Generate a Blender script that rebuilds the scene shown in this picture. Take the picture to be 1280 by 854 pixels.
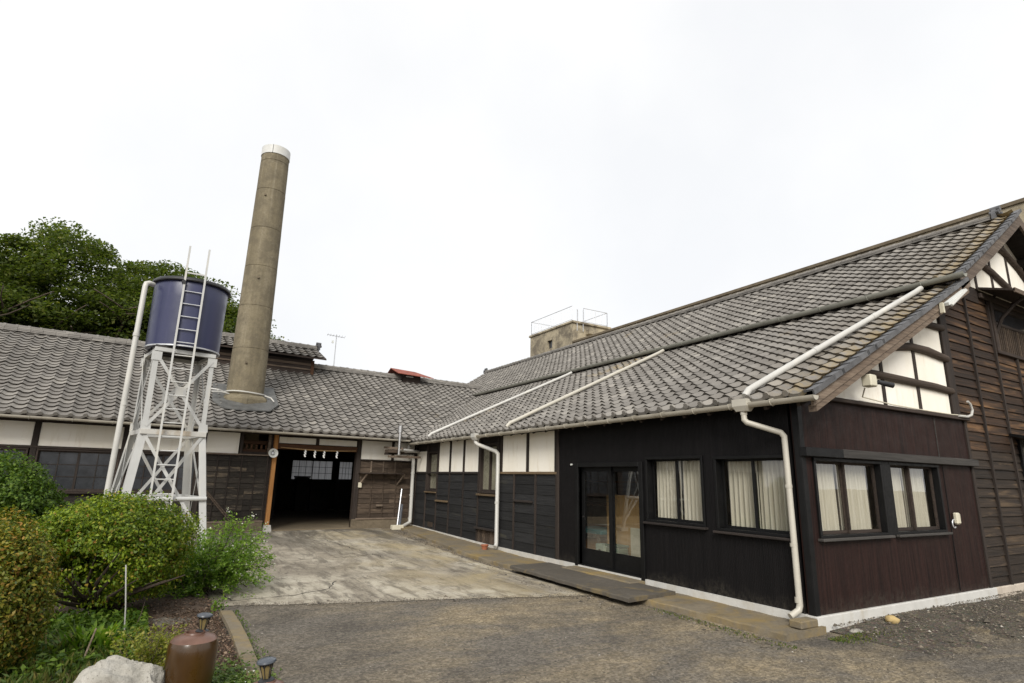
import bpy, bmesh, math, random
import numpy as np
from mathutils import Matrix, Vector
random.seed(7); rng = np.random.default_rng(7)
scene = bpy.context.scene
col = scene.collection
for o in list(bpy.data.objects): bpy.data.objects.remove(o)

# ---------------------------------------------------------------- camera
HC = 1.65
FPX, YAW, PIT, ROL = 720.317, 0.532325, 0.2347696, 0.0216681
fw = Vector((math.sin(YAW)*math.cos(PIT), math.cos(YAW)*math.cos(PIT), math.sin(PIT)))
rt = Vector((math.cos(YAW), -math.sin(YAW), 0)); up = rt.cross(fw)
rt, up = math.cos(ROL)*rt + math.sin(ROL)*up, -math.sin(ROL)*rt + math.cos(ROL)*up
cam = bpy.data.cameras.new('camera'); camo = bpy.data.objects.new('camera', cam); col.objects.link(camo)
cm = Matrix((rt, up, -fw)).transposed().to_4x4(); cm.translation = (0, 0, HC)
camo.matrix_world = cm
cam.sensor_width = 36; cam.lens = FPX/1280*36; cam.clip_start = .05; cam.clip_end = 3000
scene.camera = camo

# ---------------------------------------------------------------- sky, sun, exposure
SUN_DIR = Vector((-0.55, -0.78, 0.68)).normalized()          # towards the sun
SUN_EL = math.asin(SUN_DIR.z); SUN_AZ = math.atan2(SUN_DIR.x, SUN_DIR.y)
world = bpy.data.worlds.new('World'); scene.world = world; world.use_nodes = True
wn = world.node_tree.nodes; wl = world.node_tree.links
for n in list(wn): wn.remove(n)
wo = wn.new('ShaderNodeOutputWorld'); bg = wn.new('ShaderNodeBackground'); bg.inputs['Strength'].default_value = 0.1
sky = wn.new('ShaderNodeTexSky'); sky.sky_type = 'NISHITA'; sky.sun_disc = False
sky.sun_elevation = SUN_EL; sky.sun_rotation = SUN_AZ; sky.dust_density = 4; sky.air_density = 1
tc = wn.new('ShaderNodeTexCoord'); wnz = wn.new('ShaderNodeTexNoise')
wnz.inputs['Scale'].default_value = 2.2; wnz.inputs['Detail'].default_value = 6
wr = wn.new('ShaderNodeValToRGB')
wr.color_ramp.elements[0].position = .36; wr.color_ramp.elements[0].color = (.445, .449, .456, 1)
wr.color_ramp.elements[1].position = .6; wr.color_ramp.elements[1].color = (.485, .485, .483, 1)
vm = wn.new('ShaderNodeVectorMath'); vm.operation = 'SCALE'; vm.inputs['Scale'].default_value = 9.8
wmx = wn.new('ShaderNodeMix'); wmx.data_type = 'RGBA'; wmx.inputs['Factor'].default_value = .95
wl.new(tc.outputs['Generated'], wnz.inputs['Vector']); wl.new(wnz.outputs['Fac'], wr.inputs['Fac'])
wl.new(wr.outputs['Color'], vm.inputs[0])
wl.new(sky.outputs['Color'], wmx.inputs['A']); wl.new(vm.outputs['Vector'], wmx.inputs['B'])
wl.new(wmx.outputs['Result'], bg.inputs['Color']); wl.new(bg.outputs['Background'], wo.inputs['Surface'])
sl = bpy.data.lights.new('sun', 'SUN'); sl.energy = 1.5; sl.angle = math.radians(26); sl.color = (1, .965, .9)
so = bpy.data.objects.new('sun', sl); col.objects.link(so)
so.rotation_euler = SUN_DIR.to_track_quat('Z', 'Y').to_euler(); so.location = (0, 0, 30)
scene.view_settings.view_transform = 'Standard'; scene.view_settings.look = 'None'
scene.view_settings.gamma = 1; scene.view_settings.use_curve_mapping = False
scene.view_settings.exposure = 1.15

# ---------------------------------------------------------------- helpers: mesh
WM = {}
def reg(o, m=None): WM[o.name] = m or Matrix.Identity(4)
def put(o, parent, local=False):
    col.objects.link(o)
    if parent is None: reg(o, o.matrix_basis.copy()); return o
    o.parent = parent
    if local: reg(o, WM[parent.name] @ o.matrix_basis)
    else:
        o.matrix_parent_inverse = WM[parent.name].inverted(); reg(o, o.matrix_basis.copy())
    return o
def thing(name, label, cat, loc=(0, 0, 0), rz=0, group=None):
    o = bpy.data.objects.new(name, None); o.empty_display_size = .2
    o.location = loc; o.rotation_euler = (0, 0, rz)
    o.matrix_basis = Matrix.Translation(loc) @ Matrix.Rotation(rz, 4, 'Z')
    put(o, None); return tag(o, label, cat, group)
def tag(o, label=None, cat=None, group=None, kind=None):
    if label: o['label'] = label
    if cat: o['category'] = cat
    if group: o['group'] = group
    if kind: o['kind'] = kind
    return o
def ident(u, v, z): return (u, v, z)

class MB:
    def __init__(s, f=ident): s.v = []; s.f = []; s.fr = f
    def add(s, vs, fs):
        n = len(s.v); s.v += [tuple(s.fr(*p)) for p in vs]; s.f += [tuple(i+n for i in q) for q in fs]; return s
    def box(s, x0, x1, y0, y1, z0, z1, c=0):
        if x0 > x1: x0, x1 = x1, x0
        if y0 > y1: y0, y1 = y1, y0
        if z0 > z1: z0, z1 = z1, z0
        c = min(c, (x1-x0)*.45, (y1-y0)*.45, (z1-z0)*.45)
        if c <= 0:
            return s.add([(x0,y0,z0),(x1,y0,z0),(x1,y1,z0),(x0,y1,z0),(x0,y0,z1),(x1,y0,z1),(x1,y1,z1),(x0,y1,z1)],
                         [(3,2,1,0),(4,5,6,7),(0,1,5,4),(1,2,6,5),(2,3,7,6),(3,0,4,7)])
        vs = []; idx = {}
        for i, X in enumerate((x0, x1)):
            for j, Y in enumerate((y0, y1)):
                for k, Z in enumerate((z0, z1)):
                    sx, sy, sz = (1, -1)[i]*c, (1, -1)[j]*c, (1, -1)[k]*c
                    idx[i,j,k,0] = len(vs); vs.append((X, Y+sy, Z+sz))
                    idx[i,j,k,1] = len(vs); vs.append((X+sx, Y, Z+sz))
                    idx[i,j,k,2] = len(vs); vs.append((X+sx, Y+sy, Z))
        fs = []
        for a in range(2):
            fs.append([idx[a,0,0,0], idx[a,1,0,0], idx[a,1,1,0], idx[a,0,1,0]])
            fs.append([idx[0,a,0,1], idx[1,a,0,1], idx[1,a,1,1], idx[0,a,1,1]])
            fs.append([idx[0,0,a,2], idx[1,0,a,2], idx[1,1,a,2], idx[0,1,a,2]])
            for b in range(2):
                fs.append([idx[a,b,0,0], idx[a,b,1,0], idx[a,b,1,1], idx[a,b,0,1]])
                fs.append([idx[a,0,b,0], idx[a,1,b,0], idx[a,1,b,2], idx[a,0,b,2]])
                fs.append([idx[0,a,b,1], idx[1,a,b,1], idx[1,a,b,2], idx[0,a,b,2]])
                for d in range(2): fs.append([idx[a,b,d,0], idx[a,b,d,1], idx[a,b,d,2]])
        return s.add(vs, fs)
    def tube(s, pts, r, seg=10, cap=True, up0=None):
        P = [Vector(p) for p in pts]; n = len(P)
        R = r if isinstance(r, (list, tuple)) else [r]*n
        t0 = (P[1]-P[0]).normalized()
        nr = Vector((0,0,1)) if abs(t0.z) < .9 else Vector((1,0,0))
        nr = (nr - t0*nr.dot(t0)).normalized(); vs = []; fs = []
        for i in range(n):
            t = ((P[min(i+1,n-1)]-P[i]).normalized() + (P[i]-P[max(i-1,0)]).normalized())
            t = t.normalized() if t.length > 1e-6 else t0
            nr = (nr - t*nr.dot(t)).normalized(); b = t.cross(nr)
            for k in range(seg):
                a = 2*math.pi*k/seg; vs.append(tuple(P[i] + (nr*math.cos(a)+b*math.sin(a))*R[i]))
        for i in range(n-1):
            for k in range(seg):
                k2 = (k+1) % seg; fs.append((i*seg+k, i*seg+k2, (i+1)*seg+k2, (i+1)*seg+k))
        if cap: fs.append(tuple(range(seg))[::-1]); fs.append(tuple((n-1)*seg+k for k in range(seg)))
        return s.add(vs, fs)
    def lathe(s, prof, c=(0,0,0), seg=24, cap=True):
        vs = []; fs = []
        for r, z in prof:
            for k in range(seg):
                a = 2*math.pi*k/seg; vs.append((c[0]+r*math.cos(a), c[1]+r*math.sin(a), c[2]+z))
        for i in range(len(prof)-1):
            for k in range(seg):
                k2 = (k+1) % seg; fs.append((i*seg+k, i*seg+k2, (i+1)*seg+k2, (i+1)*seg+k))
        if cap: fs.append(tuple(range(seg))[::-1]); fs.append(tuple((len(prof)-1)*seg+k for k in range(seg)))
        return s.add(vs, fs)
    def prism(s, poly, w0, w1, order='xzy'):
        # poly in (a,b), extruded along the third axis w; order tells where a, b, w go
        def m(a, b, w): d = dict(zip(order, (a, b, w))); return (d['x'], d['y'], d['z'])
        n = len(poly); vs = [m(a, b, w0) for a, b in poly]+[m(a, b, w1) for a, b in poly]
        fs = [tuple(range(n))[::-1], tuple(range(n, 2*n))]+[(i, (i+1) % n, n+(i+1) % n, n+i) for i in range(n)]
        return s.add(vs, fs)
    def bar(s, p0, p1, w, h, upv=(0,0,1)):
        p0, p1 = Vector(p0), Vector(p1); t = (p1-p0).normalized(); u = Vector(upv); sd = t.cross(u)
        if sd.length < 1e-4: sd = t.cross(Vector((0,1,0)))
        sd.normalize(); u = sd.cross(t); vs = []
        for p in (p0, p1):
            for a, b in ((-1,-1),(1,-1),(1,1),(-1,1)): vs.append(tuple(p+sd*a*w/2+u*b*h/2))
        return s.add(vs, [(3,2,1,0),(4,5,6,7),(0,1,5,4),(1,2,6,5),(2,3,7,6),(3,0,4,7)])
    def grid(s, fn, nu, nv):
        vs = [fn(i/nu, j/nv) for j in range(nv+1) for i in range(nu+1)]
        return s.add(vs, [(j*(nu+1)+i, j*(nu+1)+i+1, (j+1)*(nu+1)+i+1, (j+1)*(nu+1)+i) for j in range(nv) for i in range(nu)])
    def mesh(s, name, mat, smooth=False, ang=40, fix=True):
        me = bpy.data.meshes.new(name); me.from_pydata(s.v, [], s.f)
        if fix:
            bm = bmesh.new(); bm.from_mesh(me); bmesh.ops.recalc_face_normals(bm, faces=bm.faces); bm.to_mesh(me); bm.free()
        if smooth:
            me.shade_smooth()
            if ang: me.set_sharp_from_angle(angle=math.radians(ang))
        if mat: me.materials.append(mat)
        return me
    def build(s, name, mat, parent=None, local=False, **k):
        return put(bpy.data.objects.new(name, s.mesh(name, mat, **k)), parent, local)
def inst(name, me, parent, mat4, local=False):
    o = bpy.data.objects.new(name, me); o.matrix_basis = mat4; return put(o, parent, local)
def quads(name, V, mat, parent=None, local=False, smooth=False):
    """V: (n,4,3) array of quads -> one mesh"""
    n = len(V); me = bpy.data.meshes.new(name)
    me.vertices.add(n*4); me.vertices.foreach_set('co', V.reshape(-1).astype(np.float32))
    me.loops.add(n*4); me.loops.foreach_set('vertex_index', np.arange(n*4, dtype=np.int32))
    me.polygons.add(n); me.polygons.foreach_set('loop_start', np.arange(0, n*4, 4, dtype=np.int32))
    try: me.polygons.foreach_set('loop_total', np.full(n, 4, dtype=np.int32))
    except Exception: pass
    me.update(calc_edges=True); me.validate()
    me.materials.append(mat)
    return put(bpy.data.objects.new(name, me), parent, local)

# ---------------------------------------------------------------- helpers: materials
class NT:
    def __init__(s, name):
        s.m = bpy.data.materials.new(name); s.m.use_nodes = True; s.n = s.m.node_tree.nodes; s.l = s.m.node_tree.links
        s.b = s.n['Principled BSDF']; s.out = s.n['Material Output']
        s.geo = s.n.new('ShaderNodeNewGeometry'); s.oi = s.n.new('ShaderNodeObjectInfo')
        s.pos = s.geo.outputs['Position']
    def set(s, i, v):
        if hasattr(v, 'node'): s.l.new(v, i)
        elif isinstance(v, (tuple, list)) and len(v) == 3 and i.type == 'RGBA': i.default_value = (*v, 1)
        else: i.default_value = v
    def math(s, op, a, b=0, clamp=False):
        n = s.n.new('ShaderNodeMath'); n.operation = op; n.use_clamp = clamp; s.set(n.inputs[0], a); s.set(n.inputs[1], b); return n.outputs[0]
    def mapv(s, scale, off=0, src=None, rot=(0, 0, 0)):
        n = s.n.new('ShaderNodeMapping'); s.set(n.inputs['Vector'], src or s.pos); n.inputs['Scale'].default_value = scale; n.inputs['Rotation'].default_value = rot
        o = n.outputs[0]
        if off:
            a = s.n.new('ShaderNodeVectorMath'); a.operation = 'ADD'; s.set(a.inputs[0], o)
            r = s.math('MULTIPLY', s.oi.outputs['Random'], off); c = s.n.new('ShaderNodeCombineXYZ')
            for k in range(3): s.set(c.inputs[k], r)
            s.set(a.inputs[1], c.outputs[0]); o = a.outputs[0]
        return o
    def noise(s, scale, detail=4, vec=None, rough=.55, dist=0):
        n = s.n.new('ShaderNodeTexNoise'); s.set(n.inputs['Vector'], vec or s.pos); n.inputs['Scale'].default_value = scale
        n.inputs['Detail'].default_value = detail; n.inputs['Roughness'].default_value = rough; n.inputs['Distortion'].default_value = dist; return n.outputs['Fac']
    def vor(s, scale, vec=None, feat='F1', out='Distance', rnd=1):
        n = s.n.new('ShaderNodeTexVoronoi'); s.set(n.inputs['Vector'], vec or s.pos); n.inputs['Scale'].default_value = scale; n.feature = feat
        n.inputs['Randomness'].default_value = rnd; return n.outputs[out]
    def ramp(s, fac, *stops, interp='LINEAR'):
        n = s.n.new('ShaderNodeValToRGB'); s.set(n.inputs['Fac'], fac); e = n.color_ramp.elements; n.color_ramp.interpolation = interp
        while len(e) < len(stops): e.new(.5)
        for i, (p, c) in enumerate(stops):
            e[i].position = p; c = (c, c, c) if isinstance(c, (int, float)) else c; e[i].color = (*c, 1)
        return n.outputs['Color']
    def mix(s, f, a, b, blend='MIX'):
        n = s.n.new('ShaderNodeMix'); n.data_type = 'RGBA'; n.blend_type = blend; s.set(n.inputs['Factor'], f); s.set(n.inputs['A'], a); s.set(n.inputs['B'], b); return n.outputs['Result']
    def sep(s, v=None):
        n = s.n.new('ShaderNodeSeparateXYZ'); s.set(n.inputs[0], v or s.pos); return n.outputs
    def bump(s, h, dist=.01, strength=1):
        n = s.n.new('ShaderNodeBump'); s.set(n.inputs['Height'], h); n.inputs['Distance'].default_value = dist; n.inputs['Strength'].default_value = strength
        if s.b.inputs['Normal'].is_linked: s.l.new(s.b.inputs['Normal'].links[0].from_socket, n.inputs['Normal'])
        s.l.new(n.outputs[0], s.b.inputs['Normal']); return s
    def base(s, c): s.set(s.b.inputs['Base Color'], c); return s
    def rough(s, v): s.set(s.b.inputs['Roughness'], v); return s
    def prop(s, k, v): s.set(s.b.inputs[k], v); return s
    def rnd(s):   # random per object AND per loose piece
        r = s.math('ADD', s.oi.outputs['Random'], s.geo.outputs['Random Per Island']); return s.math('FRACT', r)

def plain(name, c, rough=.5, metal=0, var=.15, scale=6, bump=0, bscale=40, spec=.5, dirt=None):
    t = NT(name); f = t.noise(scale, 5); c2 = tuple(x*(1-var) for x in c); c1 = tuple(min(1, x*(1+var)) for x in c)
    base = t.ramp(f, (.3, c2), (.7, c1))
    if dirt:
        dn = t.noise(3.1, 8, t.mapv((1, 1, .35)), .65); base = t.mix(t.ramp(dn, (.52, 0), (.72, .7)), base, dirt)
    t.base(base).rough(t.ramp(t.noise(scale*3, 3), (.3, max(0, rough-.08)), (.7, min(1, rough+.08)))).prop('Metallic', metal).prop('Specular IOR Level', spec)
    if bump: t.bump(t.noise(bscale, 4), bump)
    return t.m
def wood(name, dark, light, axis='x', worn=None, wornlo=.55, wornhi=.75, rough=.75, rowvar=.35, freq=1., bump=.006, scale=1., spec=.3):
    t = NT(name); st = {'x': (.9, 22, 22), 'y': (22, .9, 22), 'z': (22, 22, .9)}[axis]; st = tuple(v*scale for v in st)
    v = t.mapv(st, 37); g = t.noise(1.6*freq, 6, v, .6, .4); c = t.ramp(g, (.28, dark), (.72, light))
    k = t.math('ADD', t.math('MULTIPLY', t.rnd(), 2*rowvar), 1-rowvar)
    kk = t.n.new('ShaderNodeCombineColor')
    for i in range(3): t.set(kk.inputs[i], k)
    c = t.mix(1, c, kk.outputs[0], 'MULTIPLY')
    if worn:
        sw = {'x': (.55, 5, 5), 'y': (5, .55, 5), 'z': (5, 5, .55)}[axis]
        w = t.math('ADD', t.noise(1.5*freq, 7, t.mapv(sw, 53), .68, .6), t.math('MULTIPLY', t.math('SUBTRACT', t.rnd(), .5), .13)); w = t.math('MULTIPLY', t.ramp(w, (wornlo, 0), (wornhi, 1)), t.ramp(g, (.3, .45), (.6, 1)))
        c = t.mix(w, c, worn)
    t.base(c).rough(rough).prop('Specular IOR Level', spec).bump(g, bump)
    return t.m

MAT = {}
def build_materials():
    # --- roof tiles
    t = NT('roof_tile'); r = t.rnd()
    c = t.ramp(r, (0, (.155, .144, .130)), (.5, (.197, .184, .167)), (.9, (.232, .217, .196)), (1, (.275, .256, .227)))
    c = t.mix(t.ramp(t.noise(1.1, 5), (.42, 0), (.7, .5)), c, (.125, .115, .103))
    c = t.mix(t.ramp(t.noise(16, 5, rough=.7), (.55, 0), (.75, .35)), c, (.30, .28, .25))
    x, y, z = t.sep()
    # lichen: thick on the tiles along the front verge, thinning into the roof, plus stray patches
    near = t.math('MULTIPLY', t.ramp(t.math('MULTIPLY', y, .1), (.395, .85), (.42, .5), (.46, .10), (.60, 0)), t.ramp(t.math('MULTIPLY', x, .1), (.62, 0), (.66, 1)))
    ln = t.noise(5.5, 7, rough=.72, dist=.4); lich = t.math('MULTIPLY', near, t.ramp(ln, (.40, 0), (.54, 1)))
    pb = t.math('MULTIPLY', t.ramp(t.noise(.32, 3), (.64, 0), (.70, .55)), t.ramp(ln, (.45, 0), (.6, 1)))
    lich = t.math('MAXIMUM', lich, pb)
    c = t.mix(lich, c, t.ramp(t.noise(9, 3), (.3, (.23, .155, .045)), (.7, (.34, .25, .10))))
    t.base(c).rough(.78).prop('Specular IOR Level', .2).bump(t.noise(60, 4), .004); MAT['tile'] = t.m
    # rust-washed tiles below the red vent use the same clay with iron stain
    MAT['ridge'] = plain('ridge_tile', (.115, .105, .092), .65, var=.35, scale=4, bump=.006)
    MAT['tile_dark'] = plain('verge_tile', (.085, .085, .088), .55, var=.35, scale=5, bump=.004)
    # --- plaster
    t = NT('plaster'); n = t.noise(1.2, 6, t.mapv((1, 1, .4)), .6)
    c = t.ramp(n, (.3, (.80, .75, .64)), (.62, (.86, .825, .75)))
    c = t.mix(t.ramp(t.noise(4, 8, t.mapv((2, 2, .3)), .7), (.55, 0), (.75, .5)), c, (.55, .46, .33))
    t.base(c).rough(.9).prop('Specular IOR Level', .15).bump(t.noise(25, 4), .002); MAT['plaster'] = t.m
    # --- grooved metal/wood siding of the front room (grooves run upright); one cladding, the lit end and shaded side put into its colours
    for nm, a, b, ax in (('siding_shaded_side', (.0055, .0052, .0056), (.011, .0098, .0102), 1), ('siding_lit_end', (.0095, .006, .0056), (.036, .0175, .0145), 0)):
        t = NT(nm); s = t.sep(); w = t.math('SINE', t.math('MULTIPLY', s[ax], 2*math.pi/.052)); g = t.math('POWER', t.math('ABSOLUTE', w), .35)
        v = t.noise(9, 5, t.mapv((3, 3, .12)), .65); c = t.ramp(v, (.3, a), (.7, b))
        c = t.mix(t.math('MULTIPLY', t.ramp(g, (.35, 1), (.75, 0)), .6), c, (.003, .003, .003))
        zz = s[2]; spl = t.math('MULTIPLY', t.ramp(t.math('ADD', zz, t.math('MULTIPLY', t.noise(2.2, 6, t.mapv((1, 1, .6)), .7), .55)), (.40, .8), (.62, 0)), t.ramp(t.noise(14, 6, rough=.75), (.4, 0), (.6, .6)))
        c = t.mix(spl, c, (.075, .066, .052))
        t.base(c).rough(t.ramp(t.noise(5, 5), (.3, .42), (.7, .62))).prop('Specular IOR Level', .12).bump(g, .004); MAT[nm] = t.m
    MAT['boards_front'] = wood('boards_front', (.010, .0075, .006), (.055, .028, .014), 'x', (.23, .125, .055), .50, .78, .7, .4, .8, .012)
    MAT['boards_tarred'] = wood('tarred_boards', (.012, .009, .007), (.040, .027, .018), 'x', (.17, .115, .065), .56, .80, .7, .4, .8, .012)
    MAT['boards_side'] = wood('boards_side', (.009, .0093, .0102), (.022, .022, .0225), 'y', (.06, .055, .038), .60, .82, .72, .35, 1.2, .006)
    MAT['boards_shed'] = wood('boards_shed', (.016, .0135, .011), (.042, .034, .026), 'x', (.25, .19, .125), .57, .76, .8, .4, 1.5, .008)
    MAT['boards_brown'] = wood('boards_brown', (.035, .025, .018), (.095, .068, .048), 'x', (.2, .15, .105), .55, .78, .8, .35, 1.5, .006)
    MAT['dark_x'] = wood('dark_timber_x', (.018, .013, .011), (.05, .036, .028), 'x', rowvar=.25)
    MAT['dark_y'] = wood('dark_timber_y', (.015, .012, .011), (.036, .028, .024), 'y', rowvar=.25)
    MAT['dark_z'] = wood('dark_timber_z', (.016, .012, .010), (.042, .031, .025), 'z', rowvar=.25)
    MAT['black_y'] = plain('black_trim', (.006, .006, .0062), .5, var=.3, spec=.2)
    MAT['grey_wood'] = wood('grey_weathered_wood', (.075, .055, .041), (.20, .15, .11), 'x', (.27, .22, .17), .5, .8, .8, .25)
    MAT['old_grey'] = wood('dark_weathered_board', (.055, .042, .034), (.15, .115, .09), 'x', (.22, .18, .14), .5, .8, .8, .25)
    MAT['beam'] = wood('brown_gable_beam', (.028, .020, .015), (.078, .056, .042), 'x', rowvar=.2, bump=.012)
    MAT['canopy'] = wood('grey_board', (.03, .028, .026), (.072, .066, .06), 'x', rowvar=.2)
    MAT['orange_wood'] = wood('new_orange_timber', (.27, .115, .033), (.43, .21, .07), 'z', rowvar=.15)
    MAT['tan_wood'] = wood('tan_timber', (.08, .055, .032), (.17, .12, .068), 'y', rowvar=.2)
    MAT['rust_wood'] = wood('red_brown_timber', (.05, .022, .011), (.10, .048, .022), 'x', rowvar=.25)
    MAT['ply'] = wood('plywood', (.42, .24, .085), (.58, .36, .15), 'z', rowvar=.05)
    MAT['found'] = plain('white_painted_foundation', (.52, .51, .48), .85, var=.08, bump=.004, dirt=(.38, .33, .24))
    MAT['found_far'] = plain('grey_foundation', (.5, .48, .44), .9, var=.12, bump=.004, dirt=(.26, .22, .16))
    # --- concretes
    def concrete(nm, c, moss, mlo, mhi, dark=(.08, .07, .055), sc=1.0):
        t = NT(nm); a = t.noise(.9*sc, 7, rough=.62); b = t.noise(13*sc, 6, rough=.7)
        cc = t.ramp(a, (.3, tuple(v*.66 for v in c)), (.7, tuple(v*1.12 for v in c)))
        cc = t.mix(t.ramp(b, (.35, .5), (.6, 0)), cc, tuple(v*.62 for v in c))
        cc = t.mix(t.ramp(t.noise(1.7*sc, 8, rough=.68, dist=.5), (mlo, 0), (mhi, .85)), cc, moss)
        cc = t.mix(t.ramp(t.noise(2.3*sc, 8, t.mapv((1, 1, 1), 0), .7), (.58, 0), (.74, .75)), cc, dark)
        t.base(cc).rough(.9).prop('Specular IOR Level', .25).bump(t.noise(45, 5, rough=.7), .006).bump(t.noise(7, 5), .012); return t
    MAT['walk'] = concrete('mossy_concrete', (.20, .168, .12), (.255, .18, .065), .45, .66).m
    MAT['slab'] = concrete('dark_concrete_slab', (.105, .092, .075), (.24, .175, .07), .56, .72).m
    MAT['conc_wall'] = concrete('stained_concrete', (.44, .38, .27), (.13, .11, .085), .44, .60, (.07, .062, .052), .9).m
    MAT['old_conc'] = concrete('old_concrete', (.18, .145, .10), (.09, .072, .05), .5, .7).m
    MAT['pad_conc'] = concrete('pale_concrete', (.55, .53, .48), (.3, .26, .2), .6, .8).m
    # chimney: board-marked concrete with streaks
    t = NT('chimney_concrete'); s = t.noise(1.4, 8, t.mapv((4, 4, .22)), .66); b = t.noise(18, 6, rough=.7)
    c = t.ramp(s, (.28, (.150, .126, .082)), (.5, (.205, .174, .116)), (.72, (.25, .215, .152)))
    c = t.mix(t.ramp(b, (.35, .45), (.55, 0)), c, (.11, .092, .06))
    c = t.mix(t.ramp(t.noise(2.0, 6, t.mapv((6, 6, .12))), (.60, 0), (.72, .5)), c, (.29, .255, .185))
    c = t.mix(t.ramp(t.noise(2.6, 9, rough=.75), (.42, .55), (.56, 0)), c, (.105, .09, .065)); c = t.mix(t.ramp(t.noise(7, 8, rough=.75), (.60, 0), (.70, .5)), c, (.30, .27, .21))
    t.base(c).rough(.9).prop('Specular IOR Level', .2).bump(t.noise(40, 5, rough=.7), .012); MAT['chimney'] = t.m
    # --- metals, paint, plastics
    MAT['white_steel'] = plain('white_painted_steel', (.46, .46, .445), .45, var=.06, scale=4, dirt=(.60, .56, .47))
    MAT['rust_steel'] = plain('rusty_white_steel', (.48, .465, .43), .6, var=.08, scale=14, dirt=(.36, .22, .06))
    MAT['rung'] = plain('grey_galvanised_steel', (.55, .56, .58), .4, .5, var=.1)
    t = NT('blue_tank'); v = t.noise(1.6, 5, t.mapv((2.2, 2.2, .12))); c = t.ramp(v, (.3, (.022, .027, .068)), (.7, (.038, .041, .094)))
    c = t.mix(t.ramp(t.noise(9, 6, t.mapv((1, 1, .15))), (.6, 0), (.8, .25)), c, (.09, .09, .15))
    t.base(c).rough(t.ramp(t.noise(6, 4), (.3, .28), (.7, .42))); MAT['tank'] = t.m
    MAT['tank_rim'] = plain('black_tank_rim', (.012, .012, .013), .5, var=.3)
    MAT['gutter'] = plain('beige_gutter', (.43, .40, .335), .5, var=.1, scale=2.5, dirt=(.27, .235, .175))
    MAT['gutter_dark'] = plain('grey_green_gutter', (.25, .25, .215), .5, var=.15, scale=2.5, dirt=(.16, .15, .12))
    MAT['pvc'] = plain('white_pvc', (.47, .46, .43), .4, var=.05, scale=3, dirt=(.6, .57, .5))
    MAT['pvc_beige'] = plain('off_white_pvc', (.44, .415, .355), .45, var=.07, scale=3, dirt=(.45, .41, .33))
    MAT['chrome'] = plain('stainless_steel', (.62, .61, .60), .25, 1, var=.08)
    MAT['iron'] = plain('dark_iron', (.03, .03, .033), .5, .4, var=.3)
    MAT['red_rust'] = plain('red_rusted_sheet', (.23, .062, .038), .75, var=.35, scale=7, bump=.003, dirt=(.12, .04, .03))
    MAT['lead'] = plain('grey_flashing', (.10, .10, .095), .6, .2, var=.3)
    MAT['cap_white'] = plain('white_chimney_cap', (.55, .55, .53), .55, var=.06, dirt=(.5, .48, .42))
    # --- glass and what is behind it
    def glass(nm, tint, refl=1.0, ior=1.5):
        t = NT(nm); tr = t.n.new('ShaderNodeBsdfTransparent'); tr.inputs['Color'].default_value = (*tint, 1)
        gl = t.n.new('ShaderNodeBsdfGlossy'); gl.inputs['Roughness'].default_value = .015; gl.inputs['Color'].default_value = (refl,)*3+(1,)
        lw = t.n.new('ShaderNodeLayerWeight'); lw.inputs['Blend'].default_value = .5; f5 = t.math('POWER', lw.outputs['Facing'], 4); fac = t.math('ADD', t.math('MULTIPLY', f5, .9), ior, True); mx = t.n.new('ShaderNodeMixShader')
        bm_ = t.n.new('ShaderNodeBump'); t.set(bm_.inputs['Height'], t.noise(2.2, 2)); bm_.inputs['Distance'].default_value = .0006; t.l.new(bm_.outputs[0], gl.inputs['Normal'])
        t.l.new(fac, mx.inputs[0]); t.l.new(tr.outputs[0], mx.inputs[1]); t.l.new(gl.outputs[0], mx.inputs[2]); t.l.new(mx.outputs[0], t.out.inputs['Surface']); return t.m
    MAT['glass'] = glass('window_glass', (.93, .94, .92), 1.0, .085)
    MAT['glass_door'] = glass('door_glass', (.93, .94, .92), 1.0, .13)
    MAT['glass_dark'] = plain('old_dusty_glass', (.035, .037, .042), .12, var=.35, scale=3, spec=.45)
    MAT['glass_frost'] = plain('frosted_glass', (.19, .18, .135), .25, var=.3, scale=2.2)
    t = NT('curtain'); v = t.noise(5, 5, t.mapv((9, 9, .3))); c = t.ramp(v, (.25, (.46, .42, .33)), (.75, (.66, .62, .53)))
    tl = t.n.new('ShaderNodeBsdfTranslucent'); t.set(tl.inputs['Color'], c); mx = t.n.new('ShaderNodeMixShader'); mx.inputs[0].default_value = .15
    t.base(c).rough(.95); t.l.new(t.b.outputs[0], mx.inputs[1]); t.l.new(tl.outputs[0], mx.inputs[2]); t.l.new(mx.outputs[0], t.out.inputs['Surface']); MAT['curtain'] = t.m
    t = NT('lit_paper_pane'); v = t.noise(3, 4, t.mapv((9, 9, .4))); c = t.ramp(v, (.3, (.34, .35, .37)), (.7, (.5, .51, .53)))
    tl = t.n.new('ShaderNodeBsdfTranslucent'); t.set(tl.inputs['Color'], c); mx = t.n.new('ShaderNodeMixShader'); mx.inputs[0].default_value = .75
    t.base(c).rough(.9); t.l.new(t.b.outputs[0], mx.inputs[1]); t.l.new(tl.outputs[0], mx.inputs[2]); t.l.new(mx.outputs[0], t.out.inputs['Surface']); MAT['paper_pane'] = t.m
    MAT['paper'] = plain('white_paper', (.82, .82, .80), .9, var=.03)
    MAT['rope'] = plain('straw_rope', (.32, .20, .09), .9, var=.3, scale=30)
    MAT['interior'] = plain('dim_interior_wall', (.34, .27, .19), .9, var=.3, scale=1.5)
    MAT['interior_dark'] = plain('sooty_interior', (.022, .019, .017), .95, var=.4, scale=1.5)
    MAT['floor_in'] = concrete('earth_floor', (.23, .185, .125), (.2, .15, .08), .55, .75).m
    MAT['teal'] = plain('teal_cloth', (.07, .25, .27), .7, var=.15)
    MAT['green_box'] = plain('green_plastic', (.12, .18, .14), .6, var=.15)
    MAT['white_box'] = plain('white_plastic', (.62, .63, .60), .5, var=.06)
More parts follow.
